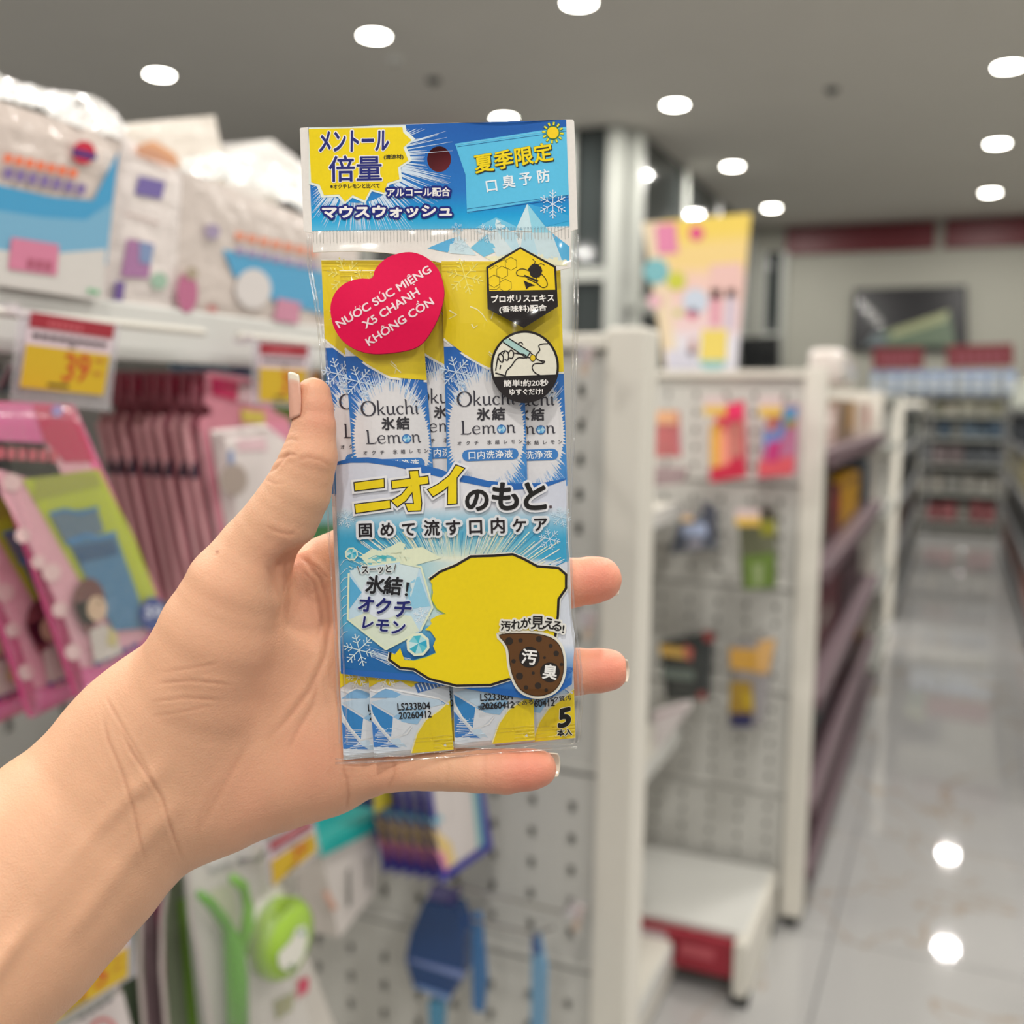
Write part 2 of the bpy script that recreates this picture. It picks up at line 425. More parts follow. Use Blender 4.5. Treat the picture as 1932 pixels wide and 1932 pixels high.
# glazed side wall and the glazed screen that closes the shop on the left
def glazing(n, p0, p1, z0, z1, posts, rails, pw=.07):
    p0 = Vector(p0); p1 = Vector(p1); d = p1 - p0; L = d.length; d.normalize(); nrm = Vector((d.y, -d.x, 0))
    root = bpy.data.objects.new('window_%d' % n, None); COL.objects.link(root); root['kind'] = 'structure'; root.location = (p0.x, p0.y, 0)
    def bar(s0, s1, a, b, t=.05, name='window_frame', m=M_alu):
        q = MB(); c = [p0 + d * s0 - nrm * t, p0 + d * s1 - nrm * t, p0 + d * s1 + nrm * t, p0 + d * s0 + nrm * t]
        vs = [(v.x, v.y, a) for v in c] + [(v.x, v.y, b) for v in c]
        q.add(vs, [(3, 2, 1, 0), (4, 5, 6, 7), (0, 1, 5, 4), (1, 2, 6, 5), (2, 3, 7, 6), (3, 0, 4, 7)]); q.build(name, m, root)
    for s in posts: bar(s - pw, s + pw, z0, z1, .06)
    for z in rails: bar(0, L, z - .06, z + .06, .045)
    ps = sorted(posts); rs = [z0] + sorted(rails) + [z1]
    for a, b in zip(ps[:-1], ps[1:]):
        for c, e_ in zip(rs[:-1], rs[1:]): bar(a + pw, b - pw, c, e_, .012, 'pane', M_glass)
    return root
glazing(1, (-2.8, YB, 0), (-2.8, 9.05, 0), 0, CEIL, [.12, .75, 2.4, 4.0, 5.6], [2.42])
glazing(2, (-8.8, 9.0, 0), (-2.85, 9.0, 0), 0, CEIL, [.1, 1.2, 2.2, 3.3, 4.4, 5.42, 5.87], [2.66])
glazing(3, (-2.6, YB - .08, 0), (-2.32, YB - .08, 0), 1.9, 3.6, [.0, .28], [2.45], pw=.04)
# television on the back wall
q = pq((1612, 545), (1824, 538), (1826, 660), (1604, 660), 1, YB - .09)
t = thing('television', 'wide black television mounted on the beige back wall above the red signs', 'television', tuple(q.flat(.5, 1)))
slab(q, (1, 1), .07).build('casing', M_black, t); _c = q.flat(.5, .5); MB().box((_c[0] - .3, YB - .03, _c[2] - .2), (_c[0] + .3, YB + .01, _c[2] + .2)).build('wall_bracket', M_black, t)
pr = Print(q, .002)
pr.poly([(.04, .05), (.96, .05), (.96, .95), (.04, .95)], (20, 20, 26), 1)
pr.poly([(.12, .93), (.25, .72), (.85, .4), (.9, .93)], (96, 112, 92), 2); pr.poly([(.35, .68), (.85, .38), (.82, .55), (.36, .8)], (150, 155, 118), 3); pr.poly([(.12, .93), (.22, .7), (.32, .78), (.3, .93)], (92, 104, 108), 3)
pr.build('screen', M_gloss, t)
# loudspeaker-like black cabinet beside the window
q = pq((1396, 637), (1470, 634), (1470, 694), (1396, 700), 1, 13.9)
t = thing('monitor', 'black square monitor beside the corner window at the back', 'monitor', tuple(q.flat(.5, 1)))
slab(q, (2, 2), .12).build('casing', M_black, t)
pr = Print(q, .002); pr.poly([(.06, .06), (.94, .06), (.94, .9), (.06, .9)], (16, 18, 20), 1); pr.build('screen', M_gloss, t)
m2 = MB(); c = q.flat(.5, 1); m2.tube([c - q.n * .05, (c[0], c[1], 1.62)], .03); m2.box((c[0] - .2, c[1] - .1, 1.6), (c[0] + .2, c[1] + .15, 1.62)); m2.build('stand', M_black, t)

# downlights
dl = None
for k, (x, y) in enumerate(LAMPS):
    L = bpy.data.lights.new('lamp', 'AREA'); L.shape = 'DISK'; L.size = .2; L.energy = LAMPW; L.color = (1.0, .965, .905)
    lo = bpy.data.objects.new('bulb', L)
    if dl is None:
        dl = thing('ceiling_downlight', '', 'light', (x, y, CEIL), 0, 'round recessed downlights in the ceiling')
        b = LMB(); b.lathe([(.095, -.006), (.125, -.012), (.13, -.004), (.13, 0.0), (.09, 0)], n=28); b.build('trim_ring', M_white, dl, smooth=True)
        b = LMB(); b.lathe([(.0, -.02), (.05, -.018), (.095, -.006), (.095, 0)], n=28); b.build('lens', M_lens, dl, smooth=True)
        r = dl
    else:
        r = copy_tree(dl); r.location = (x, y, CEIL)
    if k == 0: COL.objects.link(lo); lo.parent = r; lo.location = (0, 0, -.024)
    vis = {(.185, 8.44): 'downlight at the right edge of the photo, nearest of the aisle row', (.185, 10.79): 'second nearest downlight of the row above the right aisle', (.185, 13.16): 'farthest downlight of the row above the right aisle, by the red fascia',
           (-2.29, 6.21): 'downlight cut by the top edge, above the card', (-2.29, 8.54): 'downlight up and right of the card top', (-2.29, 10.89): 'downlight between the card and the right aisle row, third from the top edge', (-2.29, 13.31): 'farthest downlight of the middle row, just above the advertising board corner',
           (-3.78, 6.26): 'downlight above the left half of the card', (-3.78, 8.43): 'downlight partly hidden by the top edge of the card', (-5.77, 6.4): 'lone downlight at the upper left, above the wrapped packs'}
    r['label'] = vis.get((x, y), 'round recessed ceiling downlight outside the photo, behind or beside the camera')
for k, (px, py, lb) in enumerate(((746, 110, 'small white smoke detector on the ceiling right of the top left downlight'), (818, 150, 'small dark sprinkler head on the ceiling above the card'), (1570, 168, 'small dark sprinkler head on the ceiling in the upper right'))):
    p = on(px, py, 2, CEIL)
    t = thing('smoke_detector' if k == 0 else 'sprinkler_head', lb, 'detector' if k == 0 else 'sprinkler', tuple(p))
    b = LMB(); b.lathe([(0, -.03), (.03, -.03), (.05, -.018), (.055, 0)], n=16); b.build('housing', M_white if k == 0 else M_dark, t, smooth=True)
    b = LMB(); b.lathe([(0, -.045), (.012, -.045), (.012, -.03)], n=10); b.build('sensor', M_dark, t, smooth=True)

# ================================================================== SHELVING
def perf_panel(root, p0, d, width, z0, z1, cu=.075, cv=.05, hu=.0055, hv=.009, name='perforated_panel', m=M_panel, nrm=None):
    """sheet with real slots; p0 = start (x, y), d = unit direction (x, y)"""
    b = MB(); nu = max(1, int(width / cu)); nv = max(1, int((z1 - z0 - .02) / cv)); mu = (width - nu * cu) / 2; mv = (z1 - z0 - nv * cv) / 2
    P = lambda s, z, t=0: (p0[0] + d[0] * s + nrm[0] * t, p0[1] + d[1] * s + nrm[1] * t, z)
    def rect(s0, s1, a, c, t=0): b.add([P(s0, a, t), P(s1, a, t), P(s1, c, t), P(s0, c, t)], [(0, 1, 2, 3)])
    lip = .012
    if mu > 1e-4: rect(0, mu, z0, z1); rect(width - mu, width, z0, z1)
    rect(mu, width - mu, z0, z0 + mv); rect(mu, width - mu, z1 - mv, z1)
    for j in range(nv):
        for i in range(nu):
            s0 = mu + i * cu; a0 = z0 + mv + j * cv; s1 = s0 + cu; a1 = a0 + cv; sc = (s0 + s1) / 2; ac = (a0 + a1) / 2
            o4 = [(s0, a0), (s1, a0), (s1, a1), (s0, a1)]; i4 = [(sc - hu, ac - hv), (sc + hu, ac - hv), (sc + hu, ac + hv), (sc - hu, ac + hv)]
            vs = [P(*p) for p in o4] + [P(*p) for p in i4] + [P(p[0], p[1], -.012) for p in i4]
            b.add(vs, [(0, 1, 5, 4), (1, 2, 6, 5), (2, 3, 7, 6), (3, 0, 4, 7), (4, 5, 9, 8), (5, 6, 10, 9), (6, 7, 11, 10), (7, 4, 8, 11)])
    # folded lip along the lower edge, so neighbouring sheets read as separate
    vs = [P(0, z0, 0), P(width, z0, 0), P(width, z0 + lip * .4, .008), P(0, z0 + lip * .4, .008), P(width, z0 + lip, .008), P(0, z0 + lip, .008), P(width, z0 + lip * 1.3, 0), P(0, z0 + lip * 1.3, 0)]
    b.add(vs, [(0, 1, 2, 3), (3, 2, 4, 5), (5, 4, 6, 7)])
    return b.build(name, m, root)
HG = 1.575   # height of the shelving
def fin(x0, x1, y, label, zs, cu=.075, foot=True):
    r = thing('pegboard_stand', label, 'shelving', (x1, y, 0))
    for a, b in zip(zs[:-1], zs[1:]): perf_panel(r, (x0, y), (1, 0), x1 - .055 - x0, a, b - .003, cu=cu, nrm=(0, -1))
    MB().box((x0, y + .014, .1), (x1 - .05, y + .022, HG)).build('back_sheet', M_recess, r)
    MB().cbox((x1 - .058, y - .02, .03), (x1, y + .05, HG + .03), .006).build('upright', M_cream, r)
    MB().cbox((x0, y - .018, HG), (x1 - .058, y + .03, HG + .022), .004).build('top_rail', M_cream, r)
    if foot: MB().cbox((x1 - .05, y - .015, 0), (x1 - .01, y + .04, .032), .006).build('foot', M_black, r)
    return r
Y1, Y2 = 1.40, 2.93
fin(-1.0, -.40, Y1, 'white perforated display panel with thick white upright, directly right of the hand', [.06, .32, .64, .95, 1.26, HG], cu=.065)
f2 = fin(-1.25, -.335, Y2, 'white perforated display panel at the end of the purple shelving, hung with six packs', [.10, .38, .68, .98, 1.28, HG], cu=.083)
# base tray of the second panel, with red price band
t = thing('base_tray', 'white floor tray with red price band in front of the perforated end panel', 'shelf', (-.4, Y2 - .2, 0))
MB().cbox((-1.15, 2.50, .15), (-.42, Y2 - .03, .17), .005).build('deck', M_white, t)
MB().cbox((-.79, 2.475, .055), (-.44, 2.5, .15), .003).build('price_band', M_pricered, t)
pr = Print(Quad((-.79, 2.474, .15), (-.44, 2.474, .15), (-.44, 2.474, .055), (-.79, 2.474, .055)), .0005)
pr.poly([(.22, .1), (.5, .1), (.5, .9), (.22, .9)], (196, 178, 184), 1); pr.poly([(.6, .3), (.85, .3), (.85, .6), (.6, .6)], (196, 90, 100), 1); pr.build('price_label', M_card, t)
MB().cbox((-.44, 2.45, .0), (-.405, Y2 - .03, .165), .005).build('side_rail', M_cream, t)
for yy in (2.47, Y2 - .08): MB().cbox((-.445, yy - .02, 0), (-.4, yy + .02, .03), .004).build('foot', M_black, t, label='black rubber foot')
# wall shelving to the left: first bay (near) and second bay behind the first display panel
def wall_bay(y0, y1, label, decks, base_label=None):
    r = thing('wall_shelving', label, 'shelving', (-1.0, y0, 0))
    for a, b in zip([.1, .42, .74, 1.06, 1.32], [.42, .74, 1.06, 1.32, HG - .01]): perf_panel(r, (-1.0, y1), (0, -1), y1 - y0, a, b - .003, nrm=(1, 0), cu=.08)
    MB().box((-1.03, y0, .1), (-1.014, y1, HG)).build('back_sheet', M_recess, r)
    for yy in (y0, y1 - .03): MB().cbox((-1.02, yy, 0), (-.985, yy + .03, HG), .004).build('upright', M_cream, r)
    for k, (z, x, th) in enumerate(decks):
        MB().cbox((-1.0, y0 + .005, z - th), (x, y1 - .035, z), .004).build('shelf_deck', M_cream, r)
        MB().cbox((x - .002, y0 + .005, z - .045), (x + .006, y1 - .035, z + .004), .003).build('shelf_lip', M_white, r)
    return r
b1 = wall_bay(-.35, 1.385, 'white wall shelving with hooks behind the hand, wrapped packs on its top deck', [(1.575, -.66, .03), (.12, -.6, .1)])
b2 = wall_bay(1.46, 2.9, 'white wall shelving bay between the two perforated display panels', [(1.22, -.715, .03), (.56, -.70, .03), (.12, -.6, .1)])
MB().tube([(-.625, .1, 1.557), (-.625, .742, 1.557)], .0035).tube([(-.625, .79, 1.557), (-.625, 1.36, 1.557)], .0035).build('label_rail', M_cream, b1)
MB().cbox((-.6, 2.45, .08), (-.592, 2.86, .125), .002).build('price_strip', M_red, b2)
# island shelving with purple decks, right face x = -.31
def island(y0, y1, label, x0, x1, decks, m, endm=M_cream, h=HG, name='island_shelving', lipm=None):
    r = thing(name, label, 'shelving', (x1, y0, 0)); s = 1 if x1 > x0 else -1
    xc = x0
    MB().box((min(xc, xc + s * .03), y0, .05), (max(xc, xc + s * .03), y1, h)).build('back_panel', M_grey, r)
    for yy in np.arange(y0, y1 + .01, (y1 - y0) / max(1, round((y1 - y0) / .95))):
        xe = (x1 - s * .02) if (yy - y0 < .01 or y1 - yy < .01) else xc + s * .06; MB().cbox((min(xc, xe), yy - .014, 0), (max(xc, xe), yy + .014, h - .25 if y0 < yy < y1 - .02 else h), .004).build('upright', endm, r)
    for z in decks:
        MB().cbox((min(xc, x1), y0, z - .025), (max(xc, x1), y1, z), .004).build('shelf_deck', m, r)
        MB().cbox((min(x1 - s * .003, x1 + s * .008), y0, z - .045), (max(x1 - s * .003, x1 + s * .008), y1, z + .005), .003).build('shelf_lip', lipm or m, r)
    return r
DP = [.16, .36, .67, 1.04, 1.37]
island(Y2 + .04, 5.35, 'island shelving with dusky purple decks receding behind the perforated end panel', -.72, -.325, DP, M_purple, lipm=M_purple)
island(5.5, 6.5, 'short pale island shelving bay beyond the purple decks', -.72, -.33, [.16, .55, .95, 1.3, 1.56], M_alu)
island(7.6, 11.6, 'long grey island shelving further down the left of the aisle', -.9, -.33, [.14, .5, .85, 1.2, 1.5], M_grey)
island(4.2, 12.0, 'grey shelving along the right side of the aisle', .95, .47, [.14, .5, .85, 1.2, 1.5], M_grey)
# far shelving facing the camera
t = thing('far_shelving', 'tall grey shelving across the far end of the aisle', 'shelving', (.1, 13.2, 0))
MB().box((-1.1, 13.5, .05), (1.3, 13.53, 1.68)).build('back_panel', M_dark, t)
for xx in (-1.1, -.3, .5, 1.3): MB().cbox((xx - .02, 13.15, 0), (xx + .02, 13.5, 1.68), .004).build('upright', M_grey, t)
for z in (.16, .5, .84, 1.15, 1.42, 1.66):
    MB().cbox((-1.1, 13.15, z - .03), (1.3, 13.5, z), .004).build('shelf_deck', M_alu, t)

t = thing('hanging_banner', 'dark red banner glimpsed through the punched hole of the header card', 'banner', (-4.6, 8.9, 3.9))
MB().cbox((-4.9, 8.87, 3.0), (-4.28, 8.9, 3.88), .008).build('cloth', M_red, t)
for xx in (-4.85, -4.33): MB().tube([(xx, 8.885, 3.87), (xx, 8.885, CEIL)], .006).build('cord', M_metal, t)
# ================================================================== GOODS
class Px:
    """surface for print given in photo pixels on the world plane axis=val (facing the aisle)"""
    def __init__(s, ax, val, sg): s.ax = ax; s.v = val; s.n = np.zeros(3); s.n[ax] = sg
    def __call__(s, px, py, off=0.0): return on(px, py, s.ax, s.v) + s.n * off
def words(p, x0, y0, x1, y1, n, col, L=None):
    """a line of far-off, unreadable print: short dashes following the slope (x0,y0)-(x1,y1)"""
    h = abs(p.s.q[0][2] - p.s.q[3][2]) if False else None
    d = np.array([x1 - x0, y1 - y0], float); Ln = np.linalg.norm(d); d /= Ln; u = np.array([d[1], -d[0]]) * n[1]; k = n[0]
    for i in range(k):
        a = np.array([x0, y0]) + d * Ln * (i + .08) / k; b = np.array([x0, y0]) + d * Ln * (i + .8) / k
        p.poly([a, b, b + u, a + u], col, L)
def px_thing(name, label, cat, quad, thick, col, ax=0, val=-.62, group=None, n=(1, 1), bulge=0.0, m=None, body='body', colf=None, off=.0008, sg=None):
    q = pq(*quad, ax, val, bulge=bulge)
    t = thing(name, label, cat, tuple(q.flat(.5, 1) - q.n * thick / 2), group=group)
    o = slab(q, n, thick, col, colf=colf).build(body, m or M_card, t, smooth=False)
    v = (max(val) if q.n[ax] > 0 else min(val)) if isinstance(val, (tuple, list)) else val
    p = Print(Px(ax, v + (bulge + off) * (1 if q.n[ax] > 0 else -1), 1 if q.n[ax] > 0 else -1), .0004)
    return t, q, p

# --- wrapped pad packs on the top deck
def crumple(name, t, pts_top, pts_bot, x0, x1, col, m, seed=1, amp=.006):
    """crinkled wrapper edge between two pixel polylines"""
    r = random.Random(seed); N = 26; J = 6; b = MB(); vs = []
    def samp(P, f):
        f = f * (len(P) - 1); i = min(int(f), len(P) - 2); g = f - i; return (P[i][0] * (1 - g) + P[i + 1][0] * g, P[i][1] * (1 - g) + P[i + 1][1] * g)
    for j in range(J + 1):
        for i in range(N + 1):
            a = samp(pts_top, i / N); c = samp(pts_bot, i / N); g = j / J
            p = on(a[0] * (1 - g) + c[0] * g, a[1] * (1 - g) + c[1] * g, 0, x0 * (1 - g) + x1 * g)
            p = p + np.array([r.uniform(-amp, amp), r.uniform(-amp, amp) * .4, r.uniform(-amp, amp) * .5]) * (1 if 0 < j < J else .5); vs.append(p)
    fs = [(j * (N + 1) + i, (j + 1) * (N + 1) + i, (j + 1) * (N + 1) + i + 1, j * (N + 1) + i + 1) for j in range(J) for i in range(N)]
    b.add(vs, fs, col); return b.build(name, m, t)
WHT = (232, 226, 222)
t, q, p = px_thing('pad_pack', 'large white wrapped pack with blue wave and pink label, leftmost on top deck', 'pack', [(-60, 172), (228, 262), (190, 573), (-60, 535)], .16, (214, 200, 192), val=-.655, n=(8, 8), bulge=.006, m=M_wrap)  # white wrap; front colour lowered to tan-grey to stand for its shade
p.poly([(-20, 345), (100, 372), (175, 378), (215, 300), (224, 285), (200, 480), (120, 480), (60, 470), (-20, 455)], (70, 158, 205), 1)
p.poly([(-20, 395), (80, 410), (160, 415), (212, 380), (200, 500), (100, 500), (-20, 490)], (120, 176, 208), 2)
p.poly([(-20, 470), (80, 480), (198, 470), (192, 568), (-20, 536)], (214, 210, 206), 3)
words(p, 2, 305, 145, 337, (7, 16), (240, 120, 80), 4); words(p, 0, 335, 160, 370, (7, 20), (130, 110, 165), 5)
p.poly([(18, 448), (108, 462), (104, 520), (12, 508)], (214, 130, 160), 5); words(p, 45, 505, 95, 512, (3, 18), (175, 90, 115), 6)
p.circle((155, 288), 22, (205, 40, 70), 5); p.poly([(133, 280), (178, 292), (178, 303), (133, 292)], (50, 50, 130), 6)
words(p, 160, 552, 185, 557, (2, 9), (110, 190, 140), 5)
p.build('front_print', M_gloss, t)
crumple('top_seal', t, [(-60, 95), (0, 145), (40, 160), (160, 180), (205, 200), (240, 240)], [(-60, 176), (60, 196), (120, 230), (228, 264)], -.70, -.655, (240, 238, 236), M_wrap, 3)
t, q, p = px_thing('pad_pack', 'narrow white wrapped pack with small purple print, between the two blue-waved packs', 'pack', [(230, 254), (345, 322), (328, 590), (190, 575)], .15, (232, 222, 218), val=-.66, n=(5, 8), bulge=.004, m=M_wrap)
p.poly([(262, 332), (312, 343), (304, 376), (254, 366)], (120, 105, 170), 1)
p.poly([(240, 450), (290, 460), (280, 525), (228, 522)], (170, 120, 165), 1); p.poly([(262, 455), (290, 462), (283, 500), (262, 495)], (130, 150, 190), 2)
p.poly([(218, 530), (236, 532), (231, 568), (214, 566)], (110, 85, 150), 1); words(p, 236, 405, 300, 425, (4, 5), (200, 180, 175), 1)
p.poly([(255, 275), (290, 280), (325, 300), (335, 318), (310, 308), (260, 292)], (215, 160, 130), 1); p.circle((300, 530), 16, (160, 190, 170), 1)
p.build('front_print', M_gloss, t)
t, q, p = px_thing('pad_pack', 'white wrapped pack with blue wave directly behind the left edge of the held card', 'pack', [(346, 322), (680, 445), (660, 665), (328, 590)], .16, (214, 202, 195), val=-.66, n=(8, 8), bulge=.005, m=M_wrap)  # front of this white pack also has shade put into its base colour
p.poly([(420, 470), (500, 485), (640, 520), (640, 600), (520, 570), (440, 520)], (86, 165, 208), 1)
words(p, 440, 450, 600, 486, (7, 14), (236, 150, 120), 2); words(p, 440, 478, 600, 512, (7, 14), (165, 150, 185), 3)
p.circle((476, 545), 34, (220, 214, 212), 3, ry=38); p.circle((352, 552), 20, (190, 110, 145), 2, ry=38); p.circle((360, 516), 12, (175, 160, 140), 3)
p.poly([(522, 562), (566, 572), (560, 612), (514, 604)], (205, 140, 165), 4); p.circle((400, 437), 14, (165, 150, 180), 2); words(p, 388, 585, 412, 590, (1, 10), (200, 120, 120), 2)
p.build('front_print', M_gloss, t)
crumple('top_seal', t, [(346, 300), (400, 290), (470, 285), (530, 315), (600, 335), (680, 400)], [(346, 326), (480, 350), (680, 448)], -.72, -.66, (236, 236, 234), M_wrap, 9, .008)
t, q, p = px_thing('pad_pack', 'plain white pack standing behind the narrow one, under the upper left downlight', 'pack', [(215, 235), (405, 218), (432, 350), (225, 330)], .1, (236, 228, 218), val=-.84, n=(4, 4), bulge=.004, m=M_wrap)
p.poly([(255, 275), (290, 265), (330, 290), (340, 310), (270, 300)], (226, 170, 130), 1); p.build('front_print', M_gloss, t)
t, q, p = px_thing('pad_pack', 'plain white crumpled pack at the back of the top deck, nearest the held card', 'pack', [(432, 278), (512, 262), (620, 345), (430, 420)], .1, (238, 234, 230), val=-.83, n=(5, 5), bulge=.012, m=M_wrap)
p.circle((482, 300), 12, (190, 215, 205), 1); p.build('front_print', M_gloss, t)

# --- price cards in clear holders
def price(label, holder, card, txt, val=-.612, hdr=.2, yel=.43, dim=False):
    q = pq(*holder, 0, val); c = pq(*card, 0, val + .0012)
    t = thing('price_sign', label, 'price sign', tuple(q.flat(0, 0)))
    slab(q, (1, 1), .0015).build('holder', M_tag, t)
    slab(c, (1, 1), .0006, (222, 200, 208)).build('card', M_card, t)
    p = Print(Quad(*[k + c.n * .0003 for k in c.q]), .0003)
    p.poly([(0, 0), (1, 0), (1, hdr), (0, hdr)], (158, 30, 48), 1); p.poly([(0, yel), (1, yel), (1, 1), (0, 1)], (205, 168, 20), 1)
    for i in range(6): p.poly([(.2 + i * .07, hdr * .45), (.25 + i * .07, hdr * .45), (.25 + i * .07, hdr * .8), (.2 + i * .07, hdr * .8)], (200, 90, 100), 2)
    for i in range(9): p.poly([(.05 + i * .1, hdr + .07), (.13 + i * .1, hdr + .07), (.13 + i * .1, hdr + .13), (.05 + i * .1, hdr + .13)], (60, 55, 60), 2)
    p.poly([(.48, hdr + .17), (.56, hdr + .17), (.56, hdr + .2), (.48, hdr + .2)], (80, 70, 75), 2)
    p.fit(txt, (.46, .86), (.76, .84), (.46, yel + .06), (196, 66, 30), 2, fat=.006)
    for a, b in ((.5, .56), (.68, .74)): p.poly([(.82, a), (.93, a), (.93, b), (.82, b)], (190, 130, 30), 2)
    p.poly([(.3, .91), (.55, .91), (.55, .95), (.3, .95)], (50, 40, 20), 2)
    p.build('print', M_card, t)
    MB().tube([q.flat(.0, 0) - q.n * .003, q.flat(.0, 0) - q.n * .02], .004).build('clip', M_tag, t)
    return t
price('red and yellow price card reading 39, at the far left above the pink bags', [(36, 582), (226, 612), (208, 776), (20, 756)], [(58, 588), (216, 613), (194, 746), (36, 730)], '39')
price('partly hidden red and yellow price card beside the thumb tip', [(478, 640), (592, 650), (584, 772), (476, 764)], [(490, 646), (580, 652), (575, 758), (488, 756)], '39')
price('red and yellow price card reading 75, below the forearm', [(60, 1842), (252, 1735), (258, 1840), (52, 1962)], [(62, 1850), (241, 1742), (240, 1842), (58, 1955)], '75')
price('small red and yellow price card between the wrist and the teal-topped box', [(500, 1590), (592, 1540), (606, 1608), (508, 1678)], [(508, 1590), (588, 1546), (597, 1604), (514, 1672)], '39')

# --- hooks
def hook(label, y, z, x0=-1.0, x1=-.625, ax=0, sub=True):
    if ax == 0: P = lambda d, dz: (x0 + (x1 - x0) * d, y, z + dz)
    else: P = lambda d, dz: (y, x0 + (x1 - x0) * d, z + dz)
    t = thing('display_hook', label, 'hook', P(0, 0))
    MB().tube([P(0, 0), P(.9, 0), P(.97, .006), P(1, .022)], .0024).build('wire', M_metal, t)
    a = P(-.01, -.02); b = P(.0, .02); m = MB()
    if ax == 0: m.box((a[0] - .002, y - .02, z - .012), (a[0] + .006, y + .02, z + .016))
    else: m.box((y - .02, min(x0, x0 - .004 if x1 > x0 else x0 - .004), z - .012), (y + .02, x0 + .003, z + .016))
    m.build('back_plate', M_metal, t)
    return t

# --- pink glove-towel bags (three, one behind the other)
def pink_bag(label, quad, val, dx, dy, full):
    t, q, p = px_thing('towel_bag', label, 'bag', quad, .006, (222, 84, 142), val=val, n=(6, 10), bulge=.008, m=M_plastic, group='pink towel bags on the near hook')
    T = lambda L: [(x + dx, y + dy) for x, y in L]
    p.poly(T([(-20, 762), (60, 762), (90, 850), (120, 900), (60, 905), (-20, 880)]), (226, 110, 165), 1)
    p.poly(T([(60, 764), (138, 766), (178, 872), (120, 872), (82, 830)]), (200, 28, 88), 2)
    p.poly(T([(-20, 830), (150, 840), (215, 960), (300, 1165), (238, 1262), (160, 1280), (118, 1160), (60, 1040), (0, 930)]), (236, 176, 190), 1)
    p.poly(T([(40, 905), (185, 885), (250, 1010), (305, 1150), (225, 1180), (170, 1130), (100, 1010)]), (188, 200, 44), 2)
    p.poly(T([(66, 900), (180, 890), (190, 915), (60, 945)]), (168, 172, 60), 3)
    words(p, dx - 10, dy + 865, dx + 110, dy + 872, (6, 22), (214, 90, 110), 3)
    p.circle((105 + dx, 775 + dy), 11, (150, 130, 200), 4)
    for (x, y, r) in ((40, 1010, 15), (95, 1080, 18), (110, 1150, 15), (135, 1230, 16), (20, 910, 18), (70, 1060, 14)): p.circle((x + dx, y + dy), r, (240, 205, 205), 3, n=9)
    p.poly(T([(150, 1260), (200, 1255), (262, 1215), (300, 1170), (318, 1200), (300, 1235), (155, 1300)]), (218, 84, 150), 5)
    words(p, 175 + dx, 1258 + dy, 262 + dx, 1218 + dy, (5, 9), (60, 60, 150), 6)
    p.build('print', M_gloss, t)
    c = Print(Px(0, val + .0105, 1), .0004)
    c.poly(T([(92, 968), (182, 958), (196, 1002), (125, 1028)]), (96, 122, 142), 1); c.stroke(T([(92, 970), (120, 962), (150, 968), (184, 958)]), 7, (40, 130, 185), 2); c.stroke(T([(124, 1024), (160, 1010), (185, 1014), (218, 1006)]), 8, (50, 135, 195), 2)
    c.poly(T([(128, 1022), (218, 1008), (262, 1130), (275, 1185), (215, 1190), (178, 1120)]), (74, 132, 172), 1)
    c.poly(T([(135, 1030), (215, 1018), (222, 1045), (150, 1062)]), (40, 88, 130), 2)
    c.build('folded_cloth', M_card, t)
    g = Print(Px(0, val + .0125, 1), .0003)
    g.circle((168 + dx, 1135 + dy), 30, (118, 66, 64), 1, ry=44, a0=.2); g.poly(T([(140, 1140), (172, 1130), (176, 1190), (160, 1195)]), (118, 66, 64), 1)
    g.circle((182 + dx, 1148 + dy), 19, (222, 190, 160), 2, ry=24); g.poly(T([(168, 1190), (196, 1176), (222, 1205), (230, 1232), (178, 1250)]), (214, 204, 196), 2)
    g.poly(T([(205, 1180), (222, 1200), (216, 1222), (200, 1215)]), (214, 200, 140), 3); g.circle((186 + dx, 1136 + dy), 3, (70, 45, 45), 3, n=8)
    if full:
        g.circle((287 + dx, 1158 + dy), 25, (32, 64, 150), 3, ry=32); g.em('5', (279 + dx, 1154 + dy), 30, (210, 215, 235), 4, fat=1.2); g.em('0', (297 + dx, 1152 + dy), 30, (210, 215, 235), 4, fat=1.2)
    g.build('label_picture', M_gloss, t)
    w_ = pq(*quad, 0, val + .014); slab(w_, (10, 14), .0004).build('clear_front', M_bagfilm, t, smooth=True)
    return t
Q1 = [(-40, 756), (140, 764), (345, 1226), (150, 1316)]
pink_bag('front pink bag with folded blue cloth and 50 roundel, just above the forearm', Q1, -.60, 0, 0, True)
pink_bag('second pink bag, half hidden behind the front pink bag', [(x - 88, y + 38) for x, y in Q1], -.635, -88, 38, False)
pink_bag('rearmost pink bag, cut off by the left edge of the photo', [(x - 190, y + 66) for x, y in Q1], -.67, -190, 66, False)
k = on(70, 755, 0, -.6); hook('steel hook carrying the pink towel bags', float(k[1]), float(k[2]) + .004)

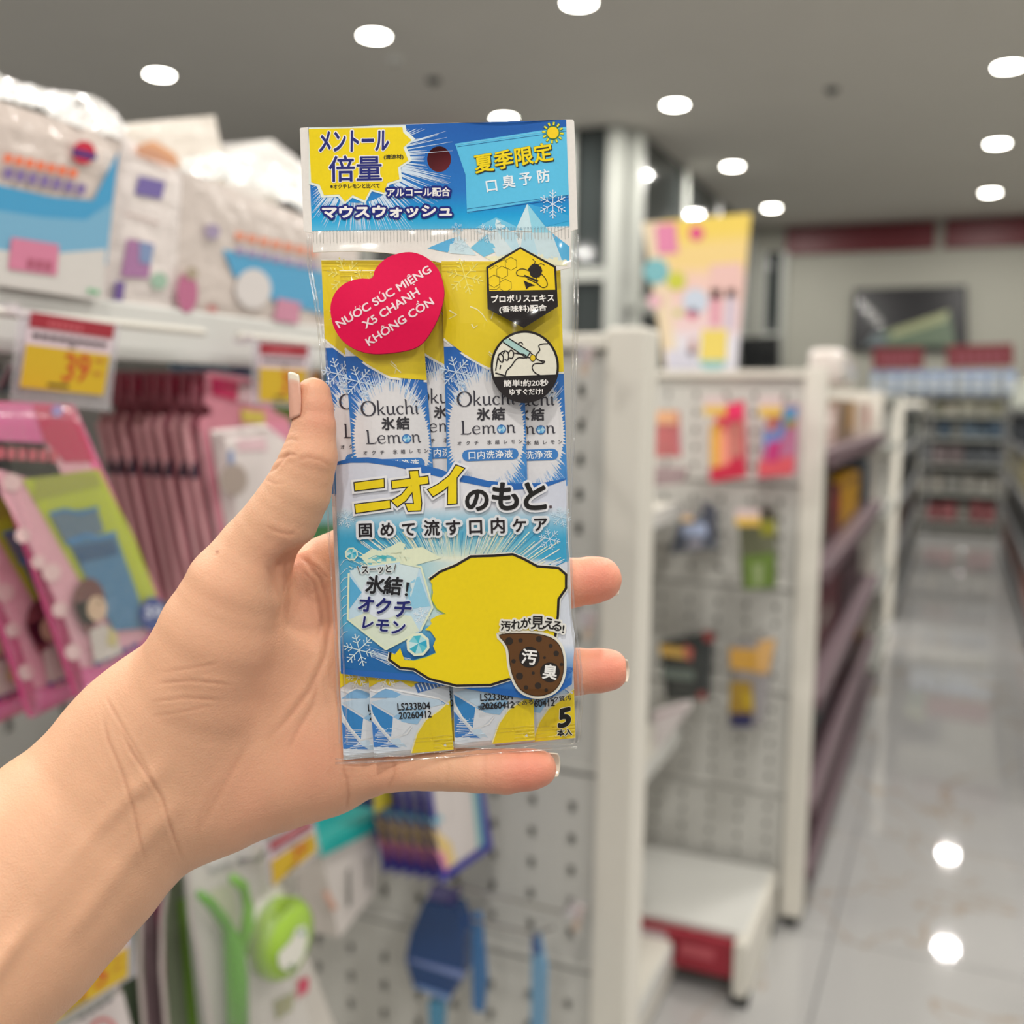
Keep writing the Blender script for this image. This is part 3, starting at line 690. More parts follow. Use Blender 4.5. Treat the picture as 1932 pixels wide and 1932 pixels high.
# --- pink blister cards, one behind the other on a hook
q0 = pq((388, 700), (520, 706), (560, 1130), (440, 1150), 0, -.665)
o0 = q0.flat(.5, 0)
def pts_uv(L, q): return [tuple(q.flat(u, v)) for u, v in L]
t = thing('blister_card', 'frontmost pink-edged card with clear window, left of the thumb', 'card', (-.665, float(o0[1]), float(o0[2])), group='pink blister cards on the long hook')
A = (-.665, float(o0[1]), float(o0[2]))
def cardprint(parent, name, m, items, off):
    b = MB()
    for L, col in items:
        P = [on(x, y, 0, -.665 + off) for x, y in L]; tr = tessellate_polygon([[Vector(p) for p in P]])
        n = len(P); b.add([tuple(p) for p in P] + [(p[0] - .0012, p[1], p[2]) for p in P], [tuple(f) for f in tr] + [(i, (i + 1) % n, n + (i + 1) % n, n + i) for i in range(n)], col)
    return b.build(name, m, parent)
cardprint(t, 'backing', M_card, [([(388, 702), (400, 700), (470, 712), (505, 728), (512, 768), (520, 778), (545, 790), (566, 850), (590, 1150), (440, 1150), (392, 900), (376, 800), (384, 786), (400, 783), (398, 770), (386, 762)], (216, 138, 154))], 0)
cardprint(t, 'header_print', M_gloss, [([(400, 712), (450, 720), (446, 756), (402, 744)], (205, 44, 96)), ([(452, 724), (500, 736), (500, 764), (450, 758)], (226, 190, 196)), ([(455, 772), (500, 778), (500, 800), (458, 796)], (218, 196, 90))], .0012)
cardprint(t, 'side_band', M_card, [([(500, 800), (540, 800), (556, 1000), (520, 1000)], (222, 140, 166))], .001)
b = MB(); L = [(396, 812), (500, 800), (540, 830), (556, 1120), (452, 1135), (420, 960)]
P = [on(x, y, 0, -.664) for x, y in L]; c_ = sum(P) / len(P); P2 = [p * .86 + c_ * .14 + np.array([.012, 0, 0]) for p in P]; n = len(P)
b.add([tuple(p) for p in P + P2], [(i, (i + 1) % n, n + (i + 1) % n, n + i) for i in range(n)] + [tuple(range(n, 2 * n))], (225, 215, 212)); b.build('contents', M_card, t)
p = Print(Px(0, -.6515, 1), .0003); p.poly([(430, 850), (440, 850), (444, 905), (432, 900)], (130, 150, 190), 1); p.circle((440, 905), 26, (176, 160, 150), 2, ry=30); p.poly([(445, 830), (500, 826), (505, 850), (450, 852)], (224, 190, 196), 1); p.build('contents_print', M_card, t)
names = ['second', 'third', 'fourth', 'fifth', 'sixth', 'seventh', 'eighth', 'ninth']
for k in range(8):
    c = thing('blister_card', '%s pink card of the row on the long hook, counted from the front' % names[k], 'card', (A[0] - .0155 * (k + 1), A[1] + .002 * math.sin(k * 2.), A[2]), group='pink blister cards on the long hook')
    for ch in t.children:
        if ch.name.startswith(('backing', 'header_print', 'contents')) and not ch.name.startswith('contents_print'):
            d = ch.copy(); COL.objects.link(d); d.parent = c
    e_ = LMB(); P = [(np.array(on(x, y, 0, -.665)) - np.array(A)) for x, y in ((380, 786), (372, 805), (392, 905), (438, 1150))]
    e_.tube([tuple(p) for p in P], [.0028, .0042, .004, .003], 6, (236, 178, 184)); e_.build('rolled_edge', M_plastic, c)
    s_ = LMB(); P = (np.array(on(386, 880, 0, -.664)) - np.array(A)); s_.box((P[0] - .0005, P[1] - .001, P[2] - .012), (P[0] + .0028, P[1] + .006, P[2] + .004), (70, 66, 84)); s_.build('edge_mark', M_card, c)
hook('long steel hook carrying the row of pink cards', A[1] + .004, A[2] - .012)
# items further back on the wall
t, q, p = px_thing('hanging_pack', 'navy and pale blue header card behind the row of pink cards', 'pack', [(322, 655), (480, 690), (478, 745), (326, 716)], .004, (168, 205, 228), val=-.9)
p.poly([(325, 668), (420, 676), (420, 690), (326, 690)], (40, 50, 140), 1); p.poly([(436, 686), (476, 688), (476, 706), (436, 704)], (40, 50, 140), 1); p.circle((346, 682), 8, (210, 220, 240), 2); p.poly([(340, 640), (390, 645), (385, 672), (345, 668)], (100, 80, 90), 0)
p.build('print', M_gloss, t)
t, q, p = px_thing('hanging_pack', 'blue pack with green and yellow top, glimpsed between the thumb and the pink card', 'pack', [(512, 700), (690, 700), (690, 1080), (545, 1085)], .012, (58, 142, 190), val=-.74, n=(3, 4), bulge=.006, m=M_wrap)
p.poly([(512, 755), (690, 740), (690, 800), (518, 800)], (120, 150, 40), 1); p.poly([(575, 670), (605, 690), (605, 725), (580, 720)], (236, 160, 60), 2); p.poly([(560, 900), (690, 850), (690, 980), (600, 1000)], (150, 196, 206), 1); p.poly([(570, 990), (680, 985), (680, 1010), (590, 1030)], (60, 130, 70), 2)
p.build('print', M_gloss, t)

# --- lower left: floss blister packs, tape dispenser box, blue-edged cards
def edge_strip(t, name, pts, x, r, col, m=M_plastic):
    MB().tube([on(a, b, 0, x) for a, b in pts], r, 6, col).build(name, m, t)
t, q, p = px_thing('blister_pack', 'blister pack with bright green forked handle, below the wrist', 'pack', [(352, 1640), (490, 1560), (640, 1960), (405, 2030)], .003, (206, 200, 192), val=-.655)
p.poly([(372, 1600), (470, 1560), (478, 1620), (400, 1640)], (214, 210, 206), 1); p.circle((452, 1624), 6, (50, 54, 52), 2); words(p, 395, 1650, 440, 1632, (3, 10), (140, 140, 138), 2)
p.poly([(395, 1680), (440, 1665), (455, 1760), (425, 1765)], (196, 200, 160), 1); p.poly([(560, 1850), (582, 1842), (580, 1870), (558, 1885)], (205, 50, 90), 2); p.poly([(515, 1890), (555, 1870), (550, 1905), (520, 1925)], (130, 130, 30), 2)
p.build('card_print', M_card, t)
gm = (84, 156, 12)
MB().tube([on(a, b, 0, -.64) for a, b in ((376, 1686), (398, 1706), (424, 1742), (440, 1780), (446, 1850), (450, 2000))], [.004, .0055, .006, .0105, .012, .012], 12, gm).build('handle', M_plastic, t, smooth=True)
MB().tube([on(a, b, 0, -.64) for a, b in ((438, 1656), (458, 1672), (468, 1710), (466, 1750), (452, 1800))], [.0045, .006, .006, .007, .009], 12, (112, 178, 34)).build('fork_arm', M_plastic, t, smooth=True)
edge_strip(t, 'blister_rim', ((352, 1622), (360, 1730), (378, 1820), (402, 1960)), -.648, .0022, (196, 182, 178))
bl = pq((362, 1650), (480, 1600), (600, 1960), (400, 2000), 0, -.628); slab(bl, (4, 6), .012).build('clear_blister', M_blister, t)
cd = on(540, 1772, 0, -.635)
t = thing('tape_dispenser', 'round lime green dispenser with white label beside the green handle', 'dispenser', tuple(cd))
b = MB(); b.lathe([(0, .014), (.024, .014), (.038, .009), (.044, .0), (.042, -.02), (.0, -.02)], tuple(cd), 32, (158, 196, 66), axis=(1, 0, 0)); b.build('case', M_plastic, t, smooth=True)
b = MB(); b.lathe([(0, .0), (.041, .0), (.041, -.03), (0, -.03)], tuple(cd + np.array([-.018, -.006, .006])), 28, (236, 234, 228), axis=(1, 0, 0)); b.build('white_reel', M_plastic, t, smooth=False, label='white rim showing behind the green case')
p = Print(Px(0, cd[0] + .0155, 1), .0003); p.poly([(524, 1800), (548, 1775), (560, 1750), (576, 1746), (580, 1770), (574, 1800), (558, 1826), (540, 1832), (526, 1822)], (224, 222, 212), 1); p.circle((550, 1824), 6, (90, 120, 70), 2); p.circle((568, 1760), 5, (90, 150, 130), 2)
p.build('label', M_card, t)
for k, (dx, lab, c1, c2) in enumerate(((0, 'clear blister pack with dark green inside, next behind the green forked handle', (112, 122, 98), (108, 150, 50)), (-42, 'clear blister pack with pink and maroon inside, second behind the green handle', (136, 112, 118), (190, 70, 120)), (-86, 'clear blister pack with deep green edge, third behind the green handle', (92, 108, 84), (90, 150, 50)))):
    t, q, p = px_thing('blister_pack', lab, 'pack', [(312 + dx, 1650), (360 + dx, 1630), (420 + dx, 1990), (320 + dx, 2040)], .002, c1, val=-.68 - .02 * k)
    p.poly([(335 + dx, 1700), (352 + dx, 1690), (380 + dx, 1980), (360 + dx, 2000)], c2, 1); p.build('insert', M_plastic, t)
    edge_strip(t, 'blister_rim', ((318 + dx, 1640), (306 + dx, 1730), (305 + dx, 1830), (318 + dx, 1980)), -.676 - .02 * k, .0024, (200, 186, 182))
k_ = on(452, 1624, 0, -.66); hook('steel hook carrying the green-handled blister packs', float(k_[1]), float(k_[2]))
t, q, p = px_thing('leaflet', 'white leaflet with pink ring at the bottom edge, under the 75 price card', 'leaflet', [(118, 1945), (232, 1872), (262, 1990), (110, 2010)], .001, (214, 204, 202), val=-.625)
p.ring((195, 1945), 22, 8, (214, 130, 130), 1); words(p, 150, 1925, 215, 1885, (4, 6), (90, 90, 100), 1); p.build('print', M_card, t)
# teal topped white box
t, q, p = px_thing('tape_box', 'slotted white box with bright teal lid, below the little finger', 'box', [(608, 1612), (716, 1560), (704, 1690), (640, 1770)], .05, (218, 210, 204), val=-.70)
p.poly([(654, 1640), (660, 1637), (662, 1705), (655, 1712)], (120, 118, 112), 1); p.poly([(692, 1620), (697, 1617), (698, 1672), (693, 1678)], (130, 128, 122), 1); words(p, 625, 1720, 640, 1712, (1, 40), (205, 160, 140), 1)
p.build('slots', M_card, t)
ql = pq((606, 1594), (722, 1530), (718, 1562), (610, 1616), 0, -.694); slab(ql, (1, 1), .06, (44, 178, 172)).build('lid', M_plastic, t)
t, q, p = px_thing('hanging_pack', 'dark blue pack with green spot directly above the teal lid', 'pack', [(600, 1500), (720, 1470), (716, 1560), (604, 1590)], .01, (52, 76, 124), val=-.76)
p.circle((660, 1525), 12, (60, 120, 110), 1); p.build('print', M_gloss, t)
t, q, p = px_thing('price_sign', 'yellow price card half hidden behind the little finger', 'price sign', [(704, 1480), (772, 1470), (768, 1500), (708, 1535)], .001, (200, 184, 60), val=-.66); p.poly([(706, 1482), (770, 1472), (770, 1480), (706, 1490)], (214, 204, 120), 1); p.build('print', M_card, t)
# blue-edged cards
qc = [(800, 1440), (905, 1440), (930, 1600), (832, 1668)]
t, q, p = px_thing('hanging_card', 'front white card with blue border and rainbow corner, right below the little finger', 'card', qc, .0015, (44, 44, 150), val=-.60, group='blue-bordered cards on the lower hook')
p.poly([(808, 1440), (896, 1440), (912, 1594), (838, 1644)], (216, 208, 206), 1); p.poly([(884, 1440), (896, 1440), (912, 1594), (900, 1602)], (120, 180, 186), 2)
p.poly([(815, 1560), (850, 1590), (860, 1625), (838, 1642)], (230, 200, 130), 2); p.poly([(818, 1600), (838, 1610), (845, 1640), (838, 1644)], (226, 140, 170), 3); words(p, 818, 1560, 838, 1545, (2, 14), (130, 190, 210), 3)
p.build('print', M_gloss, t)
r0 = t.location.copy()
for k in range(5):
    c = copy_tree(t); c.location = r0 + Vector((-.016 * (k + 1), -.003 * k, .001 * k)); c['label'] = '%s blue-bordered card of the row below the little finger, from the front' % names[k]
k_ = on(850, 1440, 0, -.6); hook('steel hook carrying the blue-bordered cards', float(k_[1]), float(k_[2]), x1=-.57)

# --- goods on the first display panel (right of the hand)
def onp(px, py, y=1.36): return on(px, py, 1, y)
t = thing('scrub_brush', 'dark blue hanging brush with pale bands on the low hook of the near display panel', 'brush', tuple(onp(820, 1690, 1.3)))
def sil(L, y, thick, col, parent, name, m, smooth=False):
    P = [on(x, yy, 1, y) for x, yy in L]; n = len(P); tr = tessellate_polygon([[Vector(p) for p in P]]); b = MB()
    b.add([tuple(p) for p in P] + [(p[0], p[1] + thick, p[2]) for p in P], [tuple(f) for f in tr] + [tuple(i + n for i in f)[::-1] for f in tr] + [(i, (i + 1) % n, n + (i + 1) % n, n + i) for i in range(n)], col)
    return b.build(name, m, parent, smooth=smooth)
sil([(800, 1700), (860, 1712), (878, 1760), (874, 1840), (850, 1882), (780, 1862), (765, 1810), (775, 1760)], 1.28, .03, (14, 62, 118), t, 'body', M_plastic)
sil([(766, 1812), (776, 1810), (875, 1835), (874, 1848)], 1.277, .004, (120, 138, 190), t, 'upper_band', M_plastic); sil([(778, 1862), (784, 1858), (850, 1880), (846, 1890)], 1.277, .004, (120, 150, 200), t, 'lower_band', M_plastic)
sil([(815, 1670), (850, 1680), (858, 1715), (802, 1703)], 1.285, .01, (96, 92, 140), t, 'header', M_card); sil([(808, 1888), (838, 1890), (832, 1990), (812, 1985)], 1.285, .012, (66, 134, 170), t, 'handle', M_plastic)
t = thing('scrub_brush', 'thin blue strip tool hanging beside the dark blue brush', 'tool', tuple(onp(900, 1700, 1.3)))
sil([(892, 1725), (905, 1728), (916, 1850), (910, 1912), (892, 1905), (890, 1840)], 1.28, .01, (44, 104, 160), t, 'blade', M_plastic); sil([(862, 1675), (872, 1680), (850, 1712), (838, 1708)], 1.282, .004, (66, 60, 120), t, 'tab', M_card)
t = thing('scrub_brush', 'pale blue strip tool hanging at the end of the low wire hook', 'tool', tuple(onp(1015, 1750, 1.3)))
sil([(1004, 1762), (1016, 1764), (1030, 1830), (1026, 1990), (1000, 1985), (1002, 1830)], 1.28, .01, (104, 152, 188), t, 'blade', M_plastic); sil([(1003, 1762), (1016, 1764), (1022, 1800), (1002, 1800)], 1.276, .004, (52, 88, 140), t, 'top', M_plastic)
for lab, pts in (('upper low wire hook crossing the near display panel', [(862, 1672), (1060, 1722), (1080, 1700)]), ('lower low wire hook crossing the near display panel', [(890, 1735), (1010, 1762), (1045, 1750)])):
    t = thing('display_hook', lab, 'hook', tuple(on(*pts[0], 1, 1.3)))
    MB().tube([on(pts[0][0], pts[0][1], 1, 1.39)] + [on(a, b, 1, 1.27) for a, b in pts], .0022).build('wire', M_metal, t); MB().box(tuple(on(pts[0][0] - 8, pts[0][1] + 6, 1, 1.39)), tuple(on(pts[0][0] + 8, pts[0][1] - 6, 1, 1.397) )).build('back_plate', M_metal, t)
for lab, x, y in (('clear lilac tag near the top of the near display panel', 1096, 650), ('clear lilac tag between the middle and ring fingertips', 1102, 1150), ('clear lilac tag low on the near display panel', 1080, 1700)):
    t = thing('label_holder', lab, 'tag', tuple(on(x, y, 1, 1.34)))
    sil([(x - 10, y), (x + 24, y + 4), (x + 16, y + 36), (x - 14, y + 30)], 1.33, .002, (196, 180, 206), t, 'plate', M_tag); sil([(x + 8, y + 8), (x + 24, y + 12), (x + 10, y + 60), (x - 2, y + 56)], 1.335, .002, (196, 176, 160), t, 'insert', M_card)
    MB().tube([on(x, y + 6, 1, 1.335), on(x, y + 6, 1, 1.395)], .002).build('stem', M_metal, t)

# --- packs on the second display panel
def pack2(label, quad, col, prints, tagq=None, y=2.80, thick=.03, bulge=.012, cat='pack'):
    t, q, p = px_thing('hanging_pack', label, cat, quad, thick, col, ax=1, val=y, n=(5, 7), bulge=bulge, m=M_wrap)
    for i, (L, c) in enumerate(prints): p.poly(L, c, i + 1)
    p.build('print', M_gloss, t)
    if tagq:
        x, yy, w_, h = tagq; pr = Print(Px(1, y - bulge - .03, -1), .0004)
        pr.poly([(x, yy), (x + w_, yy), (x + w_, yy + h * .5), (x, yy + h * .5)], (214, 190, 190), 1); pr.poly([(x, yy + h * .5), (x + w_, yy + h * .5), (x + w_, yy + h), (x, yy + h)], (222, 182, 84), 1); pr.build('price_tab', M_card, t)
    c = q.flat(.6, 0); MB().tube([(c[0], Y2, c[2] + .01), (c[0], y - .05, c[2] + .01), (c[0], y - .06, c[2] + .025)], .0025).build('hook_wire', M_metal, t)
    return t
pack2('bright red and pink pouch at the top left of the far perforated panel', [(1352, 768), (1402, 756), (1408, 900), (1338, 910)], (222, 70, 96), [([(1340, 800), (1360, 800), (1362, 890), (1340, 880)], (226, 170, 80)), ([(1360, 810), (1378, 812), (1376, 880), (1358, 884)], (240, 150, 130)), ([(1372, 800), (1402, 795), (1402, 860), (1376, 864)], (196, 120, 112)), ([(1338, 885), (1405, 868), (1400, 900), (1345, 910)], (196, 40, 70)), ([(1370, 762), (1400, 760), (1402, 785), (1372, 795)], (236, 60, 110))], (1328, 748, 42, 36))
pack2('blue, purple and red pouch at the top right of the far perforated panel', [(1450, 772), (1506, 762), (1500, 895), (1428, 905)], (184, 110, 146), [([(1478, 770), (1506, 768), (1500, 800), (1475, 800)], (90, 150, 196)), ([(1480, 792), (1502, 790), (1498, 806), (1480, 806)], (160, 150, 50)), ([(1440, 810), (1485, 800), (1470, 840), (1440, 848)], (110, 140, 200)), ([(1430, 870), (1500, 860), (1496, 895), (1430, 900)], (214, 90, 100)), ([(1448, 835), (1475, 830), (1468, 870), (1446, 872)], (190, 60, 120)), ([(1446, 775), (1470, 775), (1462, 815), (1450, 815)], (214, 130, 116))], (1432, 748, 44, 38))
pack2('slate blue pack with dark handle in the middle left of the far perforated panel', [(1275, 990), (1350, 955), (1352, 1035), (1264, 1045)], (92, 98, 112), [([(1288, 990), (1335, 985), (1335, 1010), (1286, 1012)], (170, 182, 212)), ([(1300, 1018), (1325, 1016), (1322, 1035), (1296, 1036)], (160, 158, 170)), ([(1322, 945), (1345, 950), (1350, 1020), (1338, 1015)], (78, 80, 92))], (1286, 970, 22, 14))
pack2('olive green and grey pack in the middle right of the far perforated panel', [(1392, 962), (1462, 960), (1464, 1108), (1400, 1112)], (104, 106, 84), [([(1432, 985), (1462, 980), (1464, 1010), (1436, 1010)], (150, 148, 56)), ([(1402, 1050), (1462, 1042), (1462, 1108), (1406, 1112)], (104, 128, 62)), ([(1420, 1065), (1440, 1062), (1438, 1105), (1424, 1106)], (146, 160, 116)), ([(1436, 952), (1460, 958), (1460, 980), (1440, 975)], (78, 70, 66))], (1388, 960, 46, 32))
pack2('black pack with yellow and red band at the lower left of the far perforated panel', [(1246, 1210), (1345, 1190), (1338, 1318), (1256, 1322)], (50, 54, 54), [([(1244, 1216), (1300, 1224), (1302, 1244), (1246, 1236)], (206, 166, 84)), ([(1290, 1215), (1308, 1225), (1304, 1248), (1292, 1240)], (190, 100, 90)), ([(1326, 1190), (1348, 1195), (1346, 1212), (1330, 1210)], (150, 62, 62)), ([(1248, 1260), (1310, 1265), (1310, 1285), (1250, 1278)], (104, 116, 110)), ([(1316, 1305), (1332, 1305), (1332, 1320), (1318, 1320)], (150, 70, 70))], None)
pack2('amber and violet pack with navy base at the lower right of the far perforated panel', [(1380, 1215), (1462, 1205), (1440, 1372), (1374, 1372)], (150, 146, 148), [([(1376, 1222), (1436, 1226), (1430, 1268), (1378, 1262)], (214, 164, 74)), ([(1430, 1210), (1464, 1205), (1450, 1270), (1426, 1272)], (214, 170, 110)), ([(1378, 1285), (1418, 1285), (1422, 1345), (1376, 1345)], (168, 136, 60)), ([(1400, 1300), (1420, 1310), (1420, 1340), (1404, 1335)], (196, 166, 50)), ([(1378, 1345), (1420, 1345), (1418, 1372), (1382, 1372)], (58, 58, 96))], None)
# two packs in the bay between the panels
t, q, p = px_thing('hanging_pack', 'peach and red pack just right of the near white upright', 'pack', [(1232, 775), (1276, 775), (1280, 862), (1232, 862)], .03, (196, 110, 112), ax=1, val=2.3, n=(2, 3), bulge=.006, m=M_wrap); p.poly([(1232, 775), (1274, 775), (1277, 800), (1232, 800)], (236, 180, 140), 1); p.build('print', M_gloss, t)
t, q, p = px_thing('carton', 'dull mauve carton below the peach and red pack', 'carton', [(1228, 880), (1290, 884), (1284, 912), (1228, 918)], .05, (160, 138, 140), ax=1, val=2.3); p.poly([(1232, 888), (1280, 890), (1278, 894), (1232, 892)], (190, 170, 172), 1); p.build('print', M_card, t)
t, q, p = px_thing('carton', 'slanting white carton low in the bay, under the black pack', 'carton', [(1232, 1345), (1300, 1325), (1298, 1342), (1236, 1420)], .03, (222, 214, 214), ax=1, val=2.35); p.poly([(1234, 1350), (1296, 1330), (1296, 1333), (1234, 1358)], (200, 176, 182), 1); p.build('print', M_card, t)

# --- promotional board standing on top of the shelving
qb = [(1212, 420), (1416, 402), (1388, 702), (1256, 702)]
t, q, p = px_thing('promotion_board', 'yellow and pink advertising board standing on top of the far shelving', 'sign', qb, .012, (236, 204, 200), ax=1, val=2.95, n=(8, 10), colf=lambda u, v: [(238, 208, 96), (238, 208, 140), (236, 200, 190), (234, 204, 204), (222, 220, 230)][min(4, int(v * 5))] if u > .15 else (232, 212, 180))
Bp = [((1236, 425), (1275, 420), (1280, 478), (1240, 480), (228, 140, 176)), ((1340, 500), (1400, 495), (1395, 560), (1340, 565), (236, 196, 190)), ((1342, 545), (1360, 545), (1358, 615), (1340, 615), (226, 160, 178)), ((1372, 545), (1388, 545), (1384, 620), (1368, 620), (206, 196, 214)), ((1324, 622), (1372, 622), (1370, 680), (1320, 680), (236, 214, 110)), ((1300, 640), (1316, 640), (1314, 670), (1298, 670), (206, 170, 166)), ((1256, 660), (1310, 660), (1310, 700), (1258, 700), (214, 212, 226)), ((1316, 680), (1372, 680), (1360, 698), (1330, 700), (150, 202, 204))]
for a, b_, c, d, col in Bp: p.poly([a, b_, c, d], col, 1)
for x, y, r, c in ((1314, 440, 14, (226, 90, 140)), (1238, 512, 24, (128, 188, 196)), (1276, 530, 18, (206, 208, 80)), (1312, 568, 24, (204, 214, 230)), (1306, 592, 10, (226, 110, 150)), (1280, 590, 8, (206, 210, 120)), (1236, 568, 14, (232, 186, 196))): p.circle((x, y), r, c, 2)
p.build('artwork', M_gloss, t)
c = q.flat(.5, 1)
for k in (-.08, .08):
    b = MB(); b.box((c[0] + k - .008, 2.955, HG + .02), (c[0] + k + .008, 2.975, 1.72)); b.build('support', M_cream, t)
MB().box((c[0] - .12, 2.93, HG - .002), (c[0] + .12, 3.0, HG + .022)).build('foot', M_cream, t)

# --- goods on the purple island (right face)
_used = {}
def isl(label, quad, col, prints=(), name='carton', cat='carton', thick=.12, val=-.39, group=None, m=None, bulge=.004):
    """goods standing on the island decks: where the photo shows them, set square on the deck below"""
    W = [on(x, y, 0, val) for x, y in quad]
    y0 = max(Y2 + .07, (W[0][1] + W[3][1]) / 2); y1 = max(y0 + .12, (W[1][1] + W[2][1]) / 2); y1 = min(y1, y0 + .75, 5.3); y0 = min(y0, y1 - .1)
    zc = sum(p[2] for p in W) / 4; D_ = DP + [HG]; z0 = max([d for d in D_ if d <= zc] or [DP[0]]) + .001; up = min([d for d in D_ if d > z0 + .01] or [9]) - .05
    z1 = min(up, max(z0 + .1, (W[0][2] + W[1][2]) / 2))
    for a, b in _used.setdefault(round(z0, 2), []):
        if y0 < b and y1 > a:
            if y0 >= a: y0 = b + .01; y1 = max(y1, y0 + .1)
            else: y1 = a - .01
    _used[round(z0, 2)].append((y0, y1))
    t = thing(name, label, cat, (val - thick / 2, (y0 + y1) / 2, z0), group=group)
    if m is M_wrap: MB().cbox((val - thick, y0 + .3, z0), (val, y1 + .1, z1 - .01), .03, col).build('body', m, t, smooth=True)
    else: MB().cbox((val - thick, y0, z0), (val, y1, z1), .006, col).build('body', m or M_card, t)
    _s = .3 if m is M_wrap else 0; q = Quad((val, y0 + _s, z1), (val, y1, z1), (val, y1, z0), (val, y0 + _s, z0), n=(1, 0, 0)); p = Print(q, .0006)
    xs = [a for a, b in quad]; ys = [b for a, b in quad]; f = lambda x, y: (min(.95, max(.05, (x - min(xs)) / (max(xs) - min(xs)))), min(.92, max(.06, (y - min(ys)) / (max(ys) - min(ys)))))
    if prints:
        for i, (L, c) in enumerate(prints): p.poly([f(x, y) for x, y in L], c, i + 1)
    else: p.poly([(.2, .25), (.8, .25), (.8, .5), (.2, .5)], tuple(min(255, int(k * 1.25 + 14)) for k in col), 1)
    p.build('label', M_card, t); return t
isl('pale pink carton at the near end of the top purple deck', [(1536, 762), (1578, 768), (1578, 838), (1536, 856)], (206, 178, 172))
isl('brown and gold carton in the middle of the top purple deck', [(1582, 752), (1612, 756), (1612, 818), (1582, 836)], (128, 104, 82), [([(1598, 756), (1611, 760), (1611, 812), (1600, 818)], (176, 128, 50))])
isl('cream and pink tube pack at the far end of the top purple deck', [(1616, 742), (1660, 748), (1660, 796), (1616, 816)], (214, 196, 182), [([(1642, 752), (1656, 754), (1656, 795), (1644, 800)], (206, 130, 124))])
isl('blue-green and red packet on top of the island, nearest the perforated panel', [(1536, 715), (1566, 722), (1566, 752), (1536, 752)], (86, 150, 160), [([(1540, 735), (1560, 738), (1560, 750), (1540, 750)], (196, 120, 60))], 'packet', 'packet')
t = isl('large puffy white bag resting on top of the island shelving', [(1568, 668), (1648, 662), (1650, 738), (1572, 738)], (222, 214, 208), [([(1592, 690), (1620, 690), (1612, 706), (1596, 704)], (186, 184, 200))], 'bag', 'bag', m=M_wrap, bulge=.03)
isl('yellow pack on the second purple deck', [(1590, 892), (1636, 890), (1632, 985), (1586, 1010)], (206, 152, 20), [([(1592, 895), (1634, 893), (1633, 912), (1591, 916)], (140, 96, 30))])
isl('dark brown carton at the near end of the second purple deck', [(1540, 880), (1566, 880), (1566, 1035), (1540, 1055)], (66, 50, 42), [([(1545, 940), (1558, 940), (1556, 985), (1546, 990)], (110, 100, 84))])
isl('deep red carton beside the yellow pack on the second purple deck', [(1568, 920), (1586, 918), (1584, 1012), (1568, 1024)], (110, 34, 34))
isl('slate blue box at the far end of the second purple deck', [(1640, 860), (1668, 858), (1666, 962), (1640, 972)], (88, 100, 112))
isl('amber pack at the far end of the third purple deck', [(1636, 1010), (1664, 1000), (1660, 1094), (1634, 1120)], (196, 138, 26))
isl('dark plum carton in the middle of the third purple deck', [(1590, 1060), (1630, 1034), (1626, 1130), (1588, 1180)], (66, 46, 52))
isl('maroon carton at the near end of the third purple deck', [(1540, 1130), (1584, 1080), (1582, 1190), (1538, 1260)], (84, 36, 44), [([(1548, 1170), (1566, 1150), (1564, 1180), (1548, 1200)], (160, 156, 150))])
isl('black and teal pack at the near end of the fourth purple deck', [(1538, 1290), (1572, 1238), (1568, 1330), (1536, 1400)], (34, 40, 44), [([(1542, 1320), (1560, 1290), (1558, 1330), (1540, 1360)], (74, 110, 108))])
isl('magenta pack at the far end of the fourth purple deck', [(1632, 1170), (1662, 1130), (1658, 1230), (1628, 1290)], (120, 44, 96))
isl('dark pack with a white spot in the middle of the fourth purple deck', [(1584, 1220), (1622, 1180), (1620, 1260), (1580, 1320)], (70, 50, 54), [([(1592, 1240), (1606, 1230), (1604, 1250), (1592, 1258)], (170, 166, 160))])
isl('gold and black pack on the bottom purple deck', [(1548, 1420), (1592, 1350), (1588, 1420), (1544, 1500)], (40, 40, 38), [([(1558, 1430), (1578, 1400), (1576, 1430), (1556, 1460)], (150, 116, 66))])
isl('dark red pack at the near end of the bottom purple deck', [(1522, 1520), (1544, 1478), (1540, 1600), (1518, 1655)], (104, 36, 46))

# --- far shelving goods
ORD = 'first second third fourth fifth sixth seventh eighth ninth tenth eleventh twelfth thirteenth fourteenth fifteenth sixteenth seventeenth eighteenth nineteenth twentieth'.split() + ['twenty-first', 'twenty-second', 'twenty-third', 'twenty-fourth', 'twenty-fifth', 'twenty-sixth', 'twenty-seventh', 'twenty-eighth', 'twenty-ninth', 'thirtieth'] + ['farthest'] * 9
t = None
fs_rows = [(.16, .28, 'red and grey packets on the bottom deck of the far shelving', [(150, 80, 84), (120, 116, 110), (130, 70, 74), (104, 98, 90)]), (.5, .26, 'grey cartons on the second deck of the far shelving', [(132, 130, 124), (110, 110, 106), (150, 146, 138)]),
           (.84, .24, 'dark boxes on the third deck of the far shelving', [(70, 74, 80), (96, 84, 86), (60, 64, 72)]), (1.15, .2, 'slate and teal boxes on the fourth deck of the far shelving', [(70, 86, 100), (86, 88, 86), (40, 60, 78)]), (1.42, .19, 'olive and grey packets on the fifth deck of the far shelving', [(124, 122, 108), (106, 104, 84), (140, 136, 122)])]
R2 = random.Random(4)
